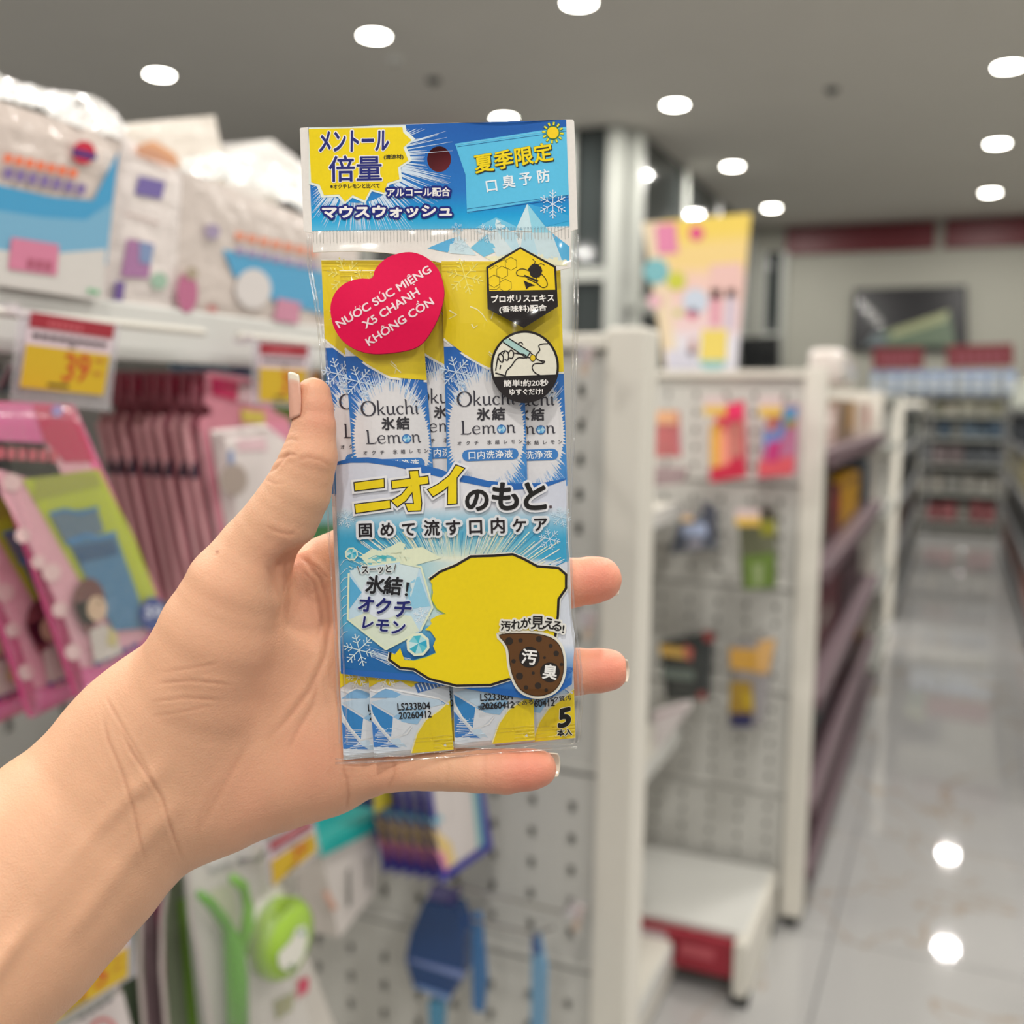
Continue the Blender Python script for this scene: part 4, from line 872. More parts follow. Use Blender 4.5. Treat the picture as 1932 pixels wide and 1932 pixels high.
for z, h, lab, cols in fs_rows:
    x = -.42; no = 0
    while x < .62:
        w_ = R2.uniform(.1, .2); hh = h * R2.uniform(.7, .98); c = R2.choice(cols)
        
        y0 = 13.18; t = thing('carton', lab.replace(' on the', ', %s from the left on the' % ORD[no], 1).replace('packets', 'packet').replace('cartons', 'carton').replace('boxes', 'box'), 'carton', (x + w_ / 2, y0 + .12, z), group=lab); no += 1
        MB().cbox((x, y0, z), (x + w_, y0 + .24, z + hh), .008, c).build('box', M_card, t)
        lc = tuple(min(255, k + 40) for k in c); MB().box((x + .2 * w_, y0 - .002, z + .3 * hh), (x + .8 * w_, y0 + .001, z + .62 * hh), lc).build('label', M_card, t)
        x += w_ + R2.uniform(.01, .03)
x = -1.0; no = 0
while x < .45:
    w_ = .145; no += 1; t = thing('towel_pack', '%s blue and white soft pack from the left, on top of the far shelving' % ORD[no - 1], 'pack', (x + w_ / 2, 13.3, 1.66), group='soft packs on the top of the far shelving')
    MB().cbox((x, 13.2, 1.66), (x + w_, 13.4, 1.93), .03, (126, 150, 190)).build('wrap', M_wrap, t, smooth=True); MB().box((x + .02, 13.198, 1.7), (x + w_ - .03, 13.202, 1.86), (205, 212, 216)).build('label', M_card, t)
    x += .16
for lab, L in (('dark red sign above the far shelving, left of the gap', [(1646, 657), (1742, 655), (1742, 695), (1646, 697)]), ('dark red sign above the far shelving, right of the gap', [(1786, 652), (1912, 648), (1912, 690), (1786, 694)])):
    t, q, p = px_thing('shop_sign', lab, 'sign', L, .03, (120, 34, 44), ax=1, val=13.15)
    words(p, L[3][0] + 14, L[3][1] - 11, L[2][0] - 14, L[2][1] - 11, (6, 14), (150, 78, 92), 1); p.build('lettering', M_card, t)
    for u in (.2, .8): a = q.flat(u, 1); MB().tube([(a[0], a[1] + .02, a[2] + .02), (a[0], a[1] + .02, 1.66)], .012).build('post', M_alu, t)
# --- goods on the right shelving and on the long far left island
def row(y0, y1, xf, sg, z, h, cols, lab):
    y = y0; no = 0
    while y < y1:
        w_ = R2.uniform(.12, .25); hh = h * R2.uniform(.65, 1); c = R2.choice(cols)
        t = thing('carton', ORD[no] + ' ' + lab, 'carton', (xf, y + w_ / 2, z), group=lab); no += 1
        a = xf; b = xf + sg * .2
        MB().cbox((min(a, b), y, z), (max(a, b), y + w_, z + hh), .008, c).build('box', M_card, t)
        MB().box((min(a - sg * .002, a + sg * .001), y + .2 * w_, z + .3 * hh), (max(a - sg * .002, a + sg * .001), y + .8 * w_, z + .65 * hh), tuple(min(255, k + 45) for k in c)).build('label', M_card, t)
        y += w_ + .03
for z, h, cols, lab in ((.14, .3, [(150, 100, 90), (120, 100, 96)], 'brownish carton on the bottom deck right of the aisle'), (.5, .28, [(30, 32, 34), (60, 60, 58)], 'dark carton on the second deck right of the aisle'), (.85, .28, [(150, 140, 100), (120, 118, 110)], 'tan carton on the third deck right of the aisle'), (1.2, .24, [(26, 28, 32), (40, 46, 56)], 'black carton on the fourth deck right of the aisle'), (1.5, .26, [(190, 200, 190), (206, 204, 190)], 'pale carton on the top deck right of the aisle')):
    row(6.9, 11.7, .49, 1, z, h, cols, lab)
for z, h, cols, lab in ((.14, .3, [(120, 118, 114)], 'grey carton on the bottom deck of the long left island'), (.5, .3, [(110, 66, 60), (90, 90, 88)], 'reddish carton on the second deck of the long left island'), (.85, .28, [(40, 42, 42), (56, 58, 58)], 'dark carton on the third deck of the long left island'), (1.2, .24, [(50, 52, 52), (140, 146, 142)], 'mixed carton on the fourth deck of the long left island')):
    row(7.7, 11.4, -.37, -1, z, h, cols, lab)
for z, nm in ((.16, 'bottom'), (.55, 'second'), (.95, 'third'), (1.3, 'top')): row(5.56, 6.4, -.37, -1, z, .24, [(200, 200, 196), (176, 176, 172)], 'whitish carton on the %s deck of the short pale bay' % nm)
# ================================================================== THE HELD CARD-TOPPED BAG (all print is laid on the real curved front)
Z0 = 0.318
def interp(P, y, k=0):
    if y <= P[0][1]: return P[0][0]
    for a, b in zip(P[:-1], P[1:]):
        if y <= b[1]: return a[0] + (b[0] - a[0]) * (y - a[1]) / (b[1] - a[1])
    return P[-1][0]
FL = [(571, 240), (574, 330), (577, 430), (581, 500), (592, 560), (602, 640), (611, 760), (614, 900), (620, 1000), (628, 1150), (636, 1300), (640, 1400), (633, 1440)]
FR = [(1082, 230), (1085, 330), (1089, 430), (1090, 560), (1088, 640), (1084, 800), (1078, 900), (1076, 1000), (1081, 1100), (1085, 1180), (1096, 1250), (1099, 1310), (1094, 1380), (1088, 1410)]
def bulge(px, py, amp=.0045):
    a = interp(FL, py); b = interp(FR, py); u = min(1, max(0, (px - a) / (b - a)))
    k = 1 - abs(2 * u - 1) ** 5
    t = 0 if py < 440 else min(1, (py - 440) / 170.); t = t * t * (3 - 2 * t)
    e = 1 if py < 1300 else max(.25, 1 - (py - 1300) / 170.)
    return amp * k * t * e
FD = -RM @ np.array([0, 0, 1.])          # towards the viewer
class Front:
    n = FD; autocut = (9, 9)
    def __init__(s, dz=0.0, k=1.0, amp=.0045): s.dz = dz; s.k = k; s.amp = amp
    def __call__(s, px, py, off=0.0):
        z = Z0 + s.dz - s.k * bulge(px, py, s.amp) - off
        z += .0006 * math.sin(px * .02 + py * .006) * s.k      # slight buckle of the film
        return at(px, py, z)
def c1(*L): return [(560 + x * .28468, 220 + y * .28468) for x, y in L]
def c2(*L): return [(590 + x * .26915, 460 + y * .26915) for x, y in L]
def c3(*L): return [(610 + x * .2588, 820 + y * .2588) for x, y in L]
def c4(*L): return [(610 + x * .2588, 1040 + y * .2588) for x, y in L]
def mixc(a, b, t): t = min(1, max(0, t)); return tuple(a[i] * (1 - t) + b[i] * t for i in range(3))
def smooth(P, n=4, closed=True):
    out = []; N = len(P)
    for i in range(N if closed else N - 1):
        p0, p1, p2, p3 = [np.array(P[(i + k) % N] if closed else P[min(max(i + k, 0), N - 1)], float) for k in (-1, 0, 1, 2)]
        for j in range(n):
            t = j / n; out.append(tuple(.5 * ((2 * p1) + (-p0 + p2) * t + (2 * p0 - 5 * p1 + 4 * p2 - p3) * t * t + (-p0 + 3 * p1 - 3 * p2 + p3) * t ** 3)))
    if not closed: out.append(tuple(map(float, P[-1])))
    return out
M_print = printed('printed_film_ink', .5, coat=.0, spec=.15)
M_paper = printed('header_card_stock', .55, spec=.2)
M_sach = printed('sachet_laminate', .4, coat=.05, spec=.3)
M_stick = printed('paper_sticker', .6, spec=.15)
M_front = film('clear_bag_film', gloss=.8, base=.0, cap=.15, rough=.08, bump=.8, bscale=16, stretch=(1, 1, .4))
M_seam = film('welded_film_seam', gloss=1.2, base=.10, cap=.5, rough=.12, bump=.8, bscale=60)
M_back = film('clear_bag_film_back', gloss=.8, base=.02, rough=.12, bump=.6, bscale=40)
PK = thing('mouthwash_packet', 'clear packet of blue and yellow mouthwash sachets with header card, held in the hand', 'packet', tuple(at(850, 1430, Z0)))
NAVY = (34, 40, 120); YEL = (240, 214, 20); WH = (246, 242, 238); BK = (30, 24, 26); WHW = (238, 232, 226)

# ---- header card with a real punched hole
def blue_h(x, y):
    t = (y - 240) / 195.
    if t < .62: return mixc((30, 96, 180), (38, 120, 200), t / .62)
    if t < .86: return mixc((38, 120, 200), (24, 164, 222), (t - .62) / .24)
    return mixc((24, 164, 222), (150, 205, 232), (t - .86) / .25)
HOLE = [(560 + 943 * .28468 + 22.6 * math.cos(2 * math.pi * k / 32), 220 + 282 * .28468 + 24.3 * math.sin(2 * math.pi * k / 32)) for k in range(32)]
H = Print(Front(.0006, 1, .0040), .00005)
top = c1((20, 82), (26, 74), (75, 70), (1785, 19), (1828, 19), (1838, 32), (1842, 120), (1862, 745))
bot = [(1093, 500)] + c2((1800, 178), (1650, 200), (1450, 215), (1250, 215), (1050, 180), (880, 128), (700, 88), (500, 62), (300, 52), (100, 60), (-20, 66)) + [(577, 478)] + c1((45, 760))
bot = c1((1862, 745)) + [(1077, 436), (1077, 505)] + c2((1700, 190), (1500, 212), (1250, 218), (1050, 180), (880, 128), (700, 88), (500, 62), (300, 50), (100, 55), (0, 60)) + [(590, 440)] + c1((45, 760))
hx, hy = 560 + 943 * .28468, 220 + 282 * .28468
H.poly(top + bot[1:], WHW, 0, cut=30, holes=[HOLE])
inner = c1((75, 72), (1785, 20), (1808, 727), (1100, 745), (100, 757))
H.poly(inner, blue_h, 1, cut=(26, 14), holes=[HOLE])
H.build('header_card', M_paper, PK)
hc = bpy.data.objects['header_card']
cb = MB(); L_ = top + bot[1:]; fr = Front(.0006, 1, .0040); P_ = [fr(x, y, 0) for x, y in L_]; n_ = len(P_)
cb.add([tuple(p) for p in P_] + [tuple(p - FD * .0005) for p in P_], [(i, (i + 1) % n_, n_ + (i + 1) % n_, n_ + i) for i in range(n_)], (236, 232, 226)); cb.build('card_edge', M_paper, hc)
G = Print(Front(.0006, 1, .0040), .00005)
rr = random.Random(5); cx, cy = c1((400, 270))[0]
def inside(x, y): return 588 < x < 1068 and 242 < y < 436 and (x - hx) ** 2 + ((y - hy) * .93) ** 2 > 26 ** 2
for k in range(230):
    t = math.radians(rr.uniform(-50, 175)); d = (math.cos(t), math.sin(t)); r0 = 86; r1 = rr.uniform(118, 185) if math.cos(t) > -.1 else rr.uniform(100, 150)
    while r1 > r0 and not inside(cx + d[0] * r1, cy + d[1] * r1): r1 -= 4
    if r1 > r0 + 6: G.stroke([(cx + d[0] * r0, cy + d[1] * r0), (cx + d[0] * r1, cy + d[1] * r1)], [2.2, .3], (214, 230, 246), 2)
star = c1((78, 82), (700, 70), (705, 105), (760, 155), (705, 205), (740, 290), (670, 335), (680, 415), (600, 440), (580, 505), (490, 480), (450, 555), (370, 520), (320, 565), (280, 515), (180, 520), (150, 450), (95, 435))
glow = [(cx + (x - cx) * 1.07, cy + (y - cy) * 1.07) for x, y in star]; glow = [(max(582.5, x), max(240.5 - (x - 582) * .03, y)) for x, y in glow]
G.poly(glow, (232, 240, 232), 3); G.poly(star, (242, 214, 16), 4)
for f, c, L in ((2.4, WH, 5), (.55, NAVY, 6)):
    G.fit('メントール', *c1((150, 232), (606, 224), (152, 98)), c, L, fat=f + .5); G.fit('倍量', *c1((215, 430), (562, 425), (213, 262)), c, L, fat=f + .25)
G.fit('(清涼材)', *c1((578, 286), (706, 283), (577, 252)), (50, 50, 40), 6, fat=.25); G.fit('※オクチレモンと比べて', *c1((222, 478), (550, 472), (221, 447)), (50, 50, 40), 6, fat=.2)
for f, c, L in ((4.6, (24, 34, 122), 7), (.5, WH, 8)): G.fit('アルコール配合', *c1((600, 530), (1015, 526), (600, 474)), c, L, fat=f)
for f, c, L in ((5.2, (24, 34, 124), 7), (1.2, WH, 8)): G.fit('マウスウォッシュ', *c1((172, 672), (1024, 660), (170, 598)), c, L, fat=f)
# light blue flag
G.poly(c1((1048, 180), (1786, 66), (1803, 522), (1128, 640), (1118, 385)), (94, 196, 236), 2, cut=30)
G.stroke(c1((1062, 186), (1786, 78)), 1.1, (130, 212, 242), 3); G.stroke(c1((1064, 200), (1787, 96)), .8, (24, 90, 150), 3); G.stroke(c1((1128, 612), (1800, 520)), .8, (24, 90, 150), 3); G.stroke(c1((1128, 634), (1802, 540)), .9, (26, 84, 160), 3)
for dx, f, c, L in ((1.9, .9, (44, 50, 66), 5), (.0, 1.3, (120, 122, 20), 6), (0, .75, (248, 220, 24), 7)): G.fit('夏季限定', *[(x + dx, y + dx) for x, y in c1((1186, 376), (1700, 288), (1170, 256))], c, L, fat=f)
for ch, (x, y) in zip('口臭予防', c1((1290, 458), (1403, 432), (1515, 412), (1634, 395))): G.em(ch, (x, y), 26, (240, 246, 250), 5, fat=.5, rot=-.14)
sx_, sy_ = c1((1697, 106))[0]
for k in range(12): t = k * math.pi / 6 + .1; G.stroke([(sx_ + 13.5 * math.cos(t), sy_ + 13.5 * math.sin(t)), (sx_ + 20.5 * math.cos(t), sy_ + 20.5 * math.sin(t))], 4.6, (110, 150, 40), 5); G.stroke([(sx_ + 14 * math.cos(t), sy_ + 14 * math.sin(t)), (sx_ + 20 * math.cos(t), sy_ + 20 * math.sin(t))], 3, (244, 226, 60), 6)
G.circle((sx_, sy_), 12.6, (90, 140, 50), 7); G.circle((sx_, sy_), 11, (248, 210, 30), 8)
# ice peaks
for L, c in (([(1185, 735), (1320, 668), (1395, 700), (1500, 750), (1300, 760)], (120, 200, 232)), ([(1320, 668), (1420, 760), (1290, 760)], (214, 234, 240)), ([(1460, 728), (1527, 576), (1560, 760), (1450, 760)], (206, 232, 240)), ([(1527, 576), (1650, 732), (1690, 770), (1560, 770)], (150, 214, 234)), ([(1527, 576), (1806, 655), (1806, 690), (1650, 730)], (60, 170, 225)), ([(1640, 730), (1806, 726), (1690, 770)], (234, 236, 234))): G.poly(c1(*L), c, 2)
for L, c in (([(865, 872), (1010, 812), (1060, 800), (1000, 900)], (96, 180, 226)), ([(1010, 830), (1075, 790), (1160, 880), (1190, 920), (1010, 905)], (206, 228, 236)), ([(1150, 870), (1260, 780), (1330, 890), (1240, 930)], (120, 196, 226)), ([(1260, 780), (1330, 760), (1440, 900), (1330, 930), (1290, 860)], (214, 228, 232)), ([(1330, 760), (1560, 770), (1600, 920), (1440, 900)], (190, 222, 234)), ([(1440, 770), (1500, 770), (1480, 880)], (228, 234, 234)), ([(1560, 770), (1690, 770), (1760, 960), (1600, 930)], (206, 226, 232)), ([(1690, 770), (1806, 860), (1806, 960), (1760, 960)], (90, 180, 226)), ([(1240, 930), (1600, 900), (1790, 950), (1790, 990), (1300, 960)], (236, 232, 200))): G.poly(c1(*L), c, 2)
G.flake(c1((1697, 580))[0], 26, 1.4, (226, 238, 248), 6, rot=.52); G.flake(c1((1062, 742))[0], 11, .9, (170, 214, 236), 6); G.flake(c1((1248, 772))[0], 18, 1.0, (222, 236, 244), 6); G.flake(c1((1085, 842))[0], 15, .9, (222, 236, 244), 6)
for k in range(77):   # row of heat-seal ticks and punched dots
    x = 591 + k * 6.33; y = 437.5 - (x - 591) * .017
    G.stroke([(x, y + 2), (x + .4, y + 20 + 2 * (k % 2))], .9, (176, 172, 168), 9); G.ring((x, y - 1), 1.5, .6, (120, 150, 170), 9, n=8)
G.build('header_print', M_paper, hc)

# ---- bag film, front and back
def sheet(fn, n, name, m, seal=False):
    b = MB(); N, K = n; vs = []
    for j in range(K + 1):
        y = 436 + (1441 - 436) * j / K
        for i in range(N + 1):
            a = interp(FL, y); c = interp(FR, min(y, 1410)); x = a + (c - a) * i / N
            yy = y if j < K else y
            sk = max(0, (y - 1380) / 61.) ; yy = y - sk * 29 * (i / N) ** 1.2
            vs.append(fn(x, yy, i / N, j / K))
    b.add(vs, [(j * (N + 1) + i, (j + 1) * (N + 1) + i, (j + 1) * (N + 1) + i + 1, j * (N + 1) + i + 1) for j in range(K) for i in range(N)], (255, 255, 255))
    return b.build(name, m, PK, smooth=True)
FS = Front(0, 1, .0045)
def wr(x, y, u, v):    # front film: gathers near the side seals, soft vertical folds
    e = math.exp(-(u / .045) ** 2) * math.sin(y * .11 + 2 * math.sin(y * .031)) + math.exp(-((1 - u) / .04) ** 2) * math.sin(y * .09 + 1)
    f = .0005 * math.exp(-((x - (668 + (y - 500) * .07)) / 5.) ** 2) * (1 if 480 < y < 1010 else 0)
    return FS(x, y, .0020 + .00045 * e + f)
sheet(wr, (110, 150), 'front_film', M_front)
BKS = Front(.0052, -.25, .0045)
sheet(lambda x, y, u, v: BKS(x, y, .0004 * math.sin(y * .07) * math.exp(-(u / .05) ** 2)), (30, 60), 'back_film', M_back)
# welded side seams: thin raised beads along both edges
for nm, PP, dx in (('side_seam', FL, 0), ('side_seam', FR, 0), ('side_seam', [(x + 5 + 9 * min(1, max(0, (y - 560) / 200.)), y) for x, y in FL], 0), ('side_seam', [(x - 7, y) for x, y in FR], 0)):
    L_ = [(x + dx + 1.2 * math.sin(y * .05), y) for x, y in PP if y > 430]; L_ = [(interp(L_, y), y) for y in range(442, 1405, 12)]
    MB().tube([FS(x, y, .0019 + .0002 * math.sin(y)) for x, y in L_], [.00022 + .00012 * (0.5 + .5 * math.sin(y * .17)) for x, y in L_], 6).build(nm, M_seam, PK, smooth=True)
L_ = [(633 + k * 12, 1440 - 30 * (k / 38.) ** 1.2) for k in range(39)]
MB().tube([FS(x, y, .001) for x, y in L_], .00035, 6)  .build('bottom_seam', M_seam, PK, smooth=True)
MB().tube([FS(x, y - 9 + 2 * math.sin(x * .06), .0012) for x, y in L_], .0002, 6).build('bottom_crease', M_seam, PK, smooth=True)

# ---- heart sticker
HS = Print(Front(0, 1, .0045), .00005); HS.L = 50
heart = smooth(c2((415, 240), (440, 175), (510, 105), (600, 68), (700, 60), (800, 98), (880, 180), (918, 300), (915, 400), (870, 540), (800, 660), (740, 718), (650, 750), (500, 770), (400, 768), (300, 740), (210, 680), (150, 590), (125, 480), (132, 400), (170, 325), (240, 270), (330, 244)), 4)
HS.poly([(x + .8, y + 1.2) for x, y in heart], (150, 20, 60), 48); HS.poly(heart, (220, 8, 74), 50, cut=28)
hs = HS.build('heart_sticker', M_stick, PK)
HT = Print(Front(0, 1, .0045), .00005)
def vline(txt, p0, p1, h, fat):
    HT.base(txt, p0, p1, h, (240, 214, 220), 53, fat=fat)
def viet(parts, p0, p1, h, fat):
    """capitals with separately drawn accents: parts = list of (letter, marks)"""
    base = ''.join(a for a, m in parts); V, _ = glyphs(base); W = V[:, 0].max() - V[:, 0].min(); x00 = V[:, 0].min()
    p0 = np.array(p0, float); d = np.array(p1, float) - p0; L = np.linalg.norm(d); d /= L; up = np.array([d[1], -d[0]]); sc = L / W
    HT.base(base, p0, p1, h, (240, 214, 220), 53, fat=fat)
    T = lambda x, y: p0 + d * (x - x00) * sc + up * y * h
    for i, (a, mk) in enumerate(parts):
        if not mk: continue
        pre = glyphs(base[:i + 1])[0]; g = glyphs(a)[0]; xr = pre[:, 0].max(); xl = xr - (g[:, 0].max() - g[:, 0].min()); xm = (xl + xr) / 2; c = (240, 214, 220); w_ = fat * 2 + .5
        y0 = .76
        if '^' in mk: HT.stroke([T(xm - .13, y0), T(xm, y0 + .12), T(xm + .13, y0)], w_ * .9, c, 53); y0 = .9
        if '/' in mk: HT.stroke([T(xm + (.12 if '^' in mk else 0), y0), T(xm + (.22 if '^' in mk else .12), y0 + .16)], w_, c, 53)
        if '`' in mk: HT.stroke([T(xm + .18, y0 - .02), T(xm + .08, y0 + .14)], w_, c, 53)
        if '.' in mk: HT.circle(T(xm, -.14), w_ * .7, c, 53, n=10)
        if '+' in mk: HT.stroke([T(xr - .01, .62), T(xr + .07, .68), T(xr + .06, .8)], w_ * .9, c, 53)
viet([('N', ''), ('U', '+'), ('O', '+/'), ('C', ''), (' ', ''), ('S', ''), ('U', '/'), ('C', ''), (' ', ''), ('M', ''), ('I', ''), ('E', '^.'), ('N', ''), ('G', '')], *c2((186, 592), (834, 196)), 21, .55)
vline('X5 CHANH', *c2((372, 596), (752, 352)), 21, .55)
viet([('K', ''), ('H', ''), ('O', '^'), ('N', ''), ('G', ''), (' ', ''), ('C', ''), ('O', '^`'), ('N', '')], *c2((396, 716), (852, 420)), 21, .55)
HT.build('lettering', M_stick, hs)

# ---- propolis badge and instruction badge
B1 = Print(Front(0, 1, .0045), .00005)
B1.poly(c2((1455, 20), (1706, 158), (1719, 440), (1480, 590), (1226, 456), (1216, 163)), BK, 10, cut=24); B1.poly(c2((1455, 36), (1692, 168), (1700, 322), (1238, 330), (1231, 174)), (240, 206, 22), 11, cut=24)
for x, y, r in ((1390, 140, 46), (1328, 200, 44), (1352, 292, 46), (1272, 262, 44)):
    B1.stroke([c2((x + r * math.cos(math.pi / 3 * k + .5), y + r * math.sin(math.pi / 3 * k + .5)))[0] for k in range(6)], .8, (70, 60, 10), 12, closed=True)
B1.stroke(c2((1300, 130), (1345, 110), (1360, 130)), .8, (70, 60, 10), 12); B1.stroke(c2((1240, 180), (1285, 150), (1300, 165)), .8, (70, 60, 10), 12); B1.stroke(c2((1240, 320), (1290, 320), (1310, 300)), .8, (70, 60, 10), 12)
for c_, r, ry in (((1558, 168), 9, 8), ((1562, 205), 11, 9)): B1.circle(c2(c_)[0], r, BK, 13, ry=ry)
B1.stroke(c2((1545, 150), (1560, 125), (1540, 106)), 1.2, BK, 13); B1.stroke(c2((1580, 148), (1600, 138), (1625, 150)), 1.2, BK, 13)
B1.poly(c2((1508, 180), (1530, 150), (1600, 160), (1610, 190), (1590, 235), (1540, 225)), BK, 13)
B1.stroke(smooth(c2((1520, 190), (1470, 175), (1432, 190), (1435, 220), (1490, 228)), 4, False), 1.4, BK, 14); B1.stroke(smooth(c2((1590, 200), (1630, 240), (1645, 290), (1610, 305), (1570, 270), (1570, 230)), 4, False), 1.4, BK, 14)
B1.stroke(c2((1482, 222), (1580, 262)), 3.2, BK, 14); B1.stroke(c2((1505, 244), (1575, 278)), 1.5, BK, 14); B1.poly(c2((1478, 256), (1560, 292), (1520, 298), (1498, 320)), BK, 14)
B1.fit('プロポリスエキス', *c2((1254, 412), (1692, 402), (1252, 362)), WH, 13, fat=.45); B1.fit('(香味料)配合', *c2((1310, 488), (1640, 474), (1308, 438)), WH, 13, fat=.4)
b1o = B1.build('bee_badge', M_print, PK)
B2 = Print(Front(0, 1, .0045), .00005); cx2, cy2 = c2((1487, 862))[0]
B2.circle((cx2, cy2), 64.5, BK, 14, n=56, ry=68.5)
ring = [(cx2 + 60 * math.cos(t), cy2 + 64 * math.sin(t)) for t in [math.radians(a) for a in range(180 - 163 + 180, 180 + 163 + 1, 6)]]
ring = [(cx2 + 60 * math.cos(math.radians(a)), cy2 + 64 * math.sin(math.radians(a))) for a in range(163, 378, 5)]
B2.poly(ring, (238, 234, 218), 15, cut=30)
def ln(w_, *L, sm=True, L_=17): B2.stroke(smooth(c2(*L), 4, False) if sm else c2(*L), w_ * 1.35, BK, L_)
ln(2, (1280, 905), (1350, 925), (1350, 930), sm=False); ln(1.7, (1282, 890), (1290, 840), (1300, 790), (1318, 765), (1350, 748))
ln(1.7, (1300, 790), (1312, 770), (1335, 790), (1330, 830), (1308, 815), (1300, 790)); ln(1.7, (1335, 775), (1350, 750), (1372, 770), (1368, 815), (1345, 810)); ln(1.7, (1372, 765), (1390, 745), (1408, 765), (1400, 800), (1378, 800))
ln(1.7, (1408, 765), (1440, 770), (1480, 775), (1500, 795), (1480, 800), (1440, 800), (1410, 830), (1390, 860), (1360, 890), (1350, 930)); ln(1.7, (1318, 850), (1312, 880)); ln(1.5, (1440, 700), (1460, 690), (1475, 705))
B2.poly(c2((1345, 672), (1376, 662), (1526, 758), (1500, 800), (1330, 692)), (176, 212, 208), 16); ln(1.6, (1335, 690), (1500, 800), (1526, 758), (1376, 664), sm=False); ln(1.5, (1506, 796), (1530, 800), (1540, 775), (1524, 762), sm=False)
B2.circle(c2((1543, 800))[0], 5.6, BK, 17, ry=7); B2.circle(c2((1543, 800))[0], 4.4, (236, 202, 40), 18, ry=5.6)
ln(1.6, (1652, 700), (1610, 702), (1585, 715), (1592, 745), (1570, 775), (1566, 800), (1590, 818), (1625, 824), (1612, 838), (1575, 838), (1550, 845), (1538, 870), (1560, 905), (1600, 925))
ln(1.2, (1600, 820), (1612, 836), (1585, 838))
B2.fit('簡単!約20秒', *c2((1338, 1002), (1650, 996), (1338, 956)), WH, 17, fat=.35); B2.fit('ゆすぐだけ!', *c2((1382, 1060), (1614, 1056), (1380, 1018)), WH, 17, fat=.35)
B2.build('rinse_badge', M_print, PK)

# ---- printed band across the lower half
BT = [(633, 872), (662, 864), (695, 863), (745, 869), (791, 876), (830, 885), (858, 896), (884, 898), (920, 907), (972, 912), (1024, 911), (1068, 902)]
BB = [(1079, 1291), (1040, 1316), (1000, 1320), (940, 1310), (860, 1296), (780, 1285), (700, 1278), (643, 1271)]
SR = [(1070, 1000), (1074, 1060), (1070, 1100), (1076, 1150), (1085, 1200)]; SL = [(642, 1200), (640, 1100), (636, 1000)]
def bandcol(x, y):
    u = abs(x - 862) / 205.; 
    if y < 960: return mixc((214, 218, 232), (232, 232, 238), 1 - u)
    if y < 1060:
        t = (y - 960) / 60.; e = mixc((222, 226, 236), (62, 166, 208), t * 1.1); c = mixc((214, 224, 234), (104, 184, 214), t * 1.6) if y < 1012 else mixc((104, 184, 214), (236, 238, 216), (y - 1012) / 42.); return mixc(c, e, (u - .35) * 2.2)
    if y < 1180:
        t = (y - 1060) / 120.; e = (88, 176, 214) if x < 862 else (214, 220, 232); c = (226, 234, 226); return mixc(c, e, u * 1.2)
    t = (y - 1180) / 90.; c = mixc((110, 182, 220), (28, 104, 172), t * 1.6); return c if x < 900 else mixc((226, 230, 240), (46, 112, 186), (y - 1215) / 70.)
BD = Print(Front(0, 1, .0045), .00005)
BD.poly(BT + SR + BB + SL, bandcol, 3, cut=(18, 14))
bo = BD.build('printed_band', M_print, PK)
BP = Print(Front(0, 1, .0045), .00005)
def stripe(top, bot, col, L): BP.poly(top + bot[::-1], col, L, cut=24)
stripe(BT, [(633, 878), (662, 873), (695, 873), (745, 880), (791, 891), (830, 900), (858, 907), (884, 912), (920, 919), (972, 924), (1024, 921), (1068, 905)], (42, 108, 186), 5)
stripe([(643, 1262), (700, 1266), (780, 1272), (860, 1284), (940, 1298), (1000, 1308), (1040, 1303), (1077, 1278)], BB[::-1], (38, 104, 184), 5)
r3 = random.Random(11)
for k in range(210):   # burst of rays over the fruit
    t = math.radians(r3.uniform(192, 348)); a = r3.uniform(100, 128); b_ = r3.uniform(165, 215)
    while b_ > a and (1152 + b_ * math.sin(t) < 1002 or abs(b_ * math.cos(t) * 1.15) > 205): b_ -= 3
    if b_ > a + 6: BP.stroke([(862 + a * math.cos(t) * 1.15, 1152 + a * math.sin(t)), (862 + b_ * math.cos(t) * 1.15, 1152 + b_ * math.sin(t))], [.4, r3.uniform(.9, 2.2)], r3.choice([(236, 240, 214), (232, 240, 240), (44, 146, 196), (90, 178, 212), (240, 240, 210)]), 6)
for k in range(46):
    x0 = r3.uniform(690, 760); y0 = 1222 + (x0 - 690) * .3 + r3.uniform(-3, 14); BP.stroke([(x0, y0), (x0 + r3.uniform(30, 60), y0 + r3.uniform(12, 20))], [.3, 1.3], r3.choice([(220, 232, 242), (190, 212, 234)]), 6) if y0 < 1252 else None
for k in range(60):
    t = math.radians(r3.uniform(5, 62)); a = 62; BP.stroke([(1010 + a * math.cos(t), 1238 + a * math.sin(t)), (1010 + (a + r3.uniform(8, 14)) * math.cos(t), 1238 + (a + r3.uniform(8, 14)) * math.sin(t))], [.3, 1.2], (52, 110, 190), 6) if 1010 + 76 * math.cos(t) < 1082 else None
for c_, r, w_ in (((165, 607), 18, 1.1), ((1735, 600), 19, 1.1), ((1650, 762), 20, 1.2)): BP.flake(c3(c_)[0], r, w_, (216, 234, 244), 7)
BP.flake(c4((262, 720))[0], 30, 1.7, (216, 236, 240), 7)
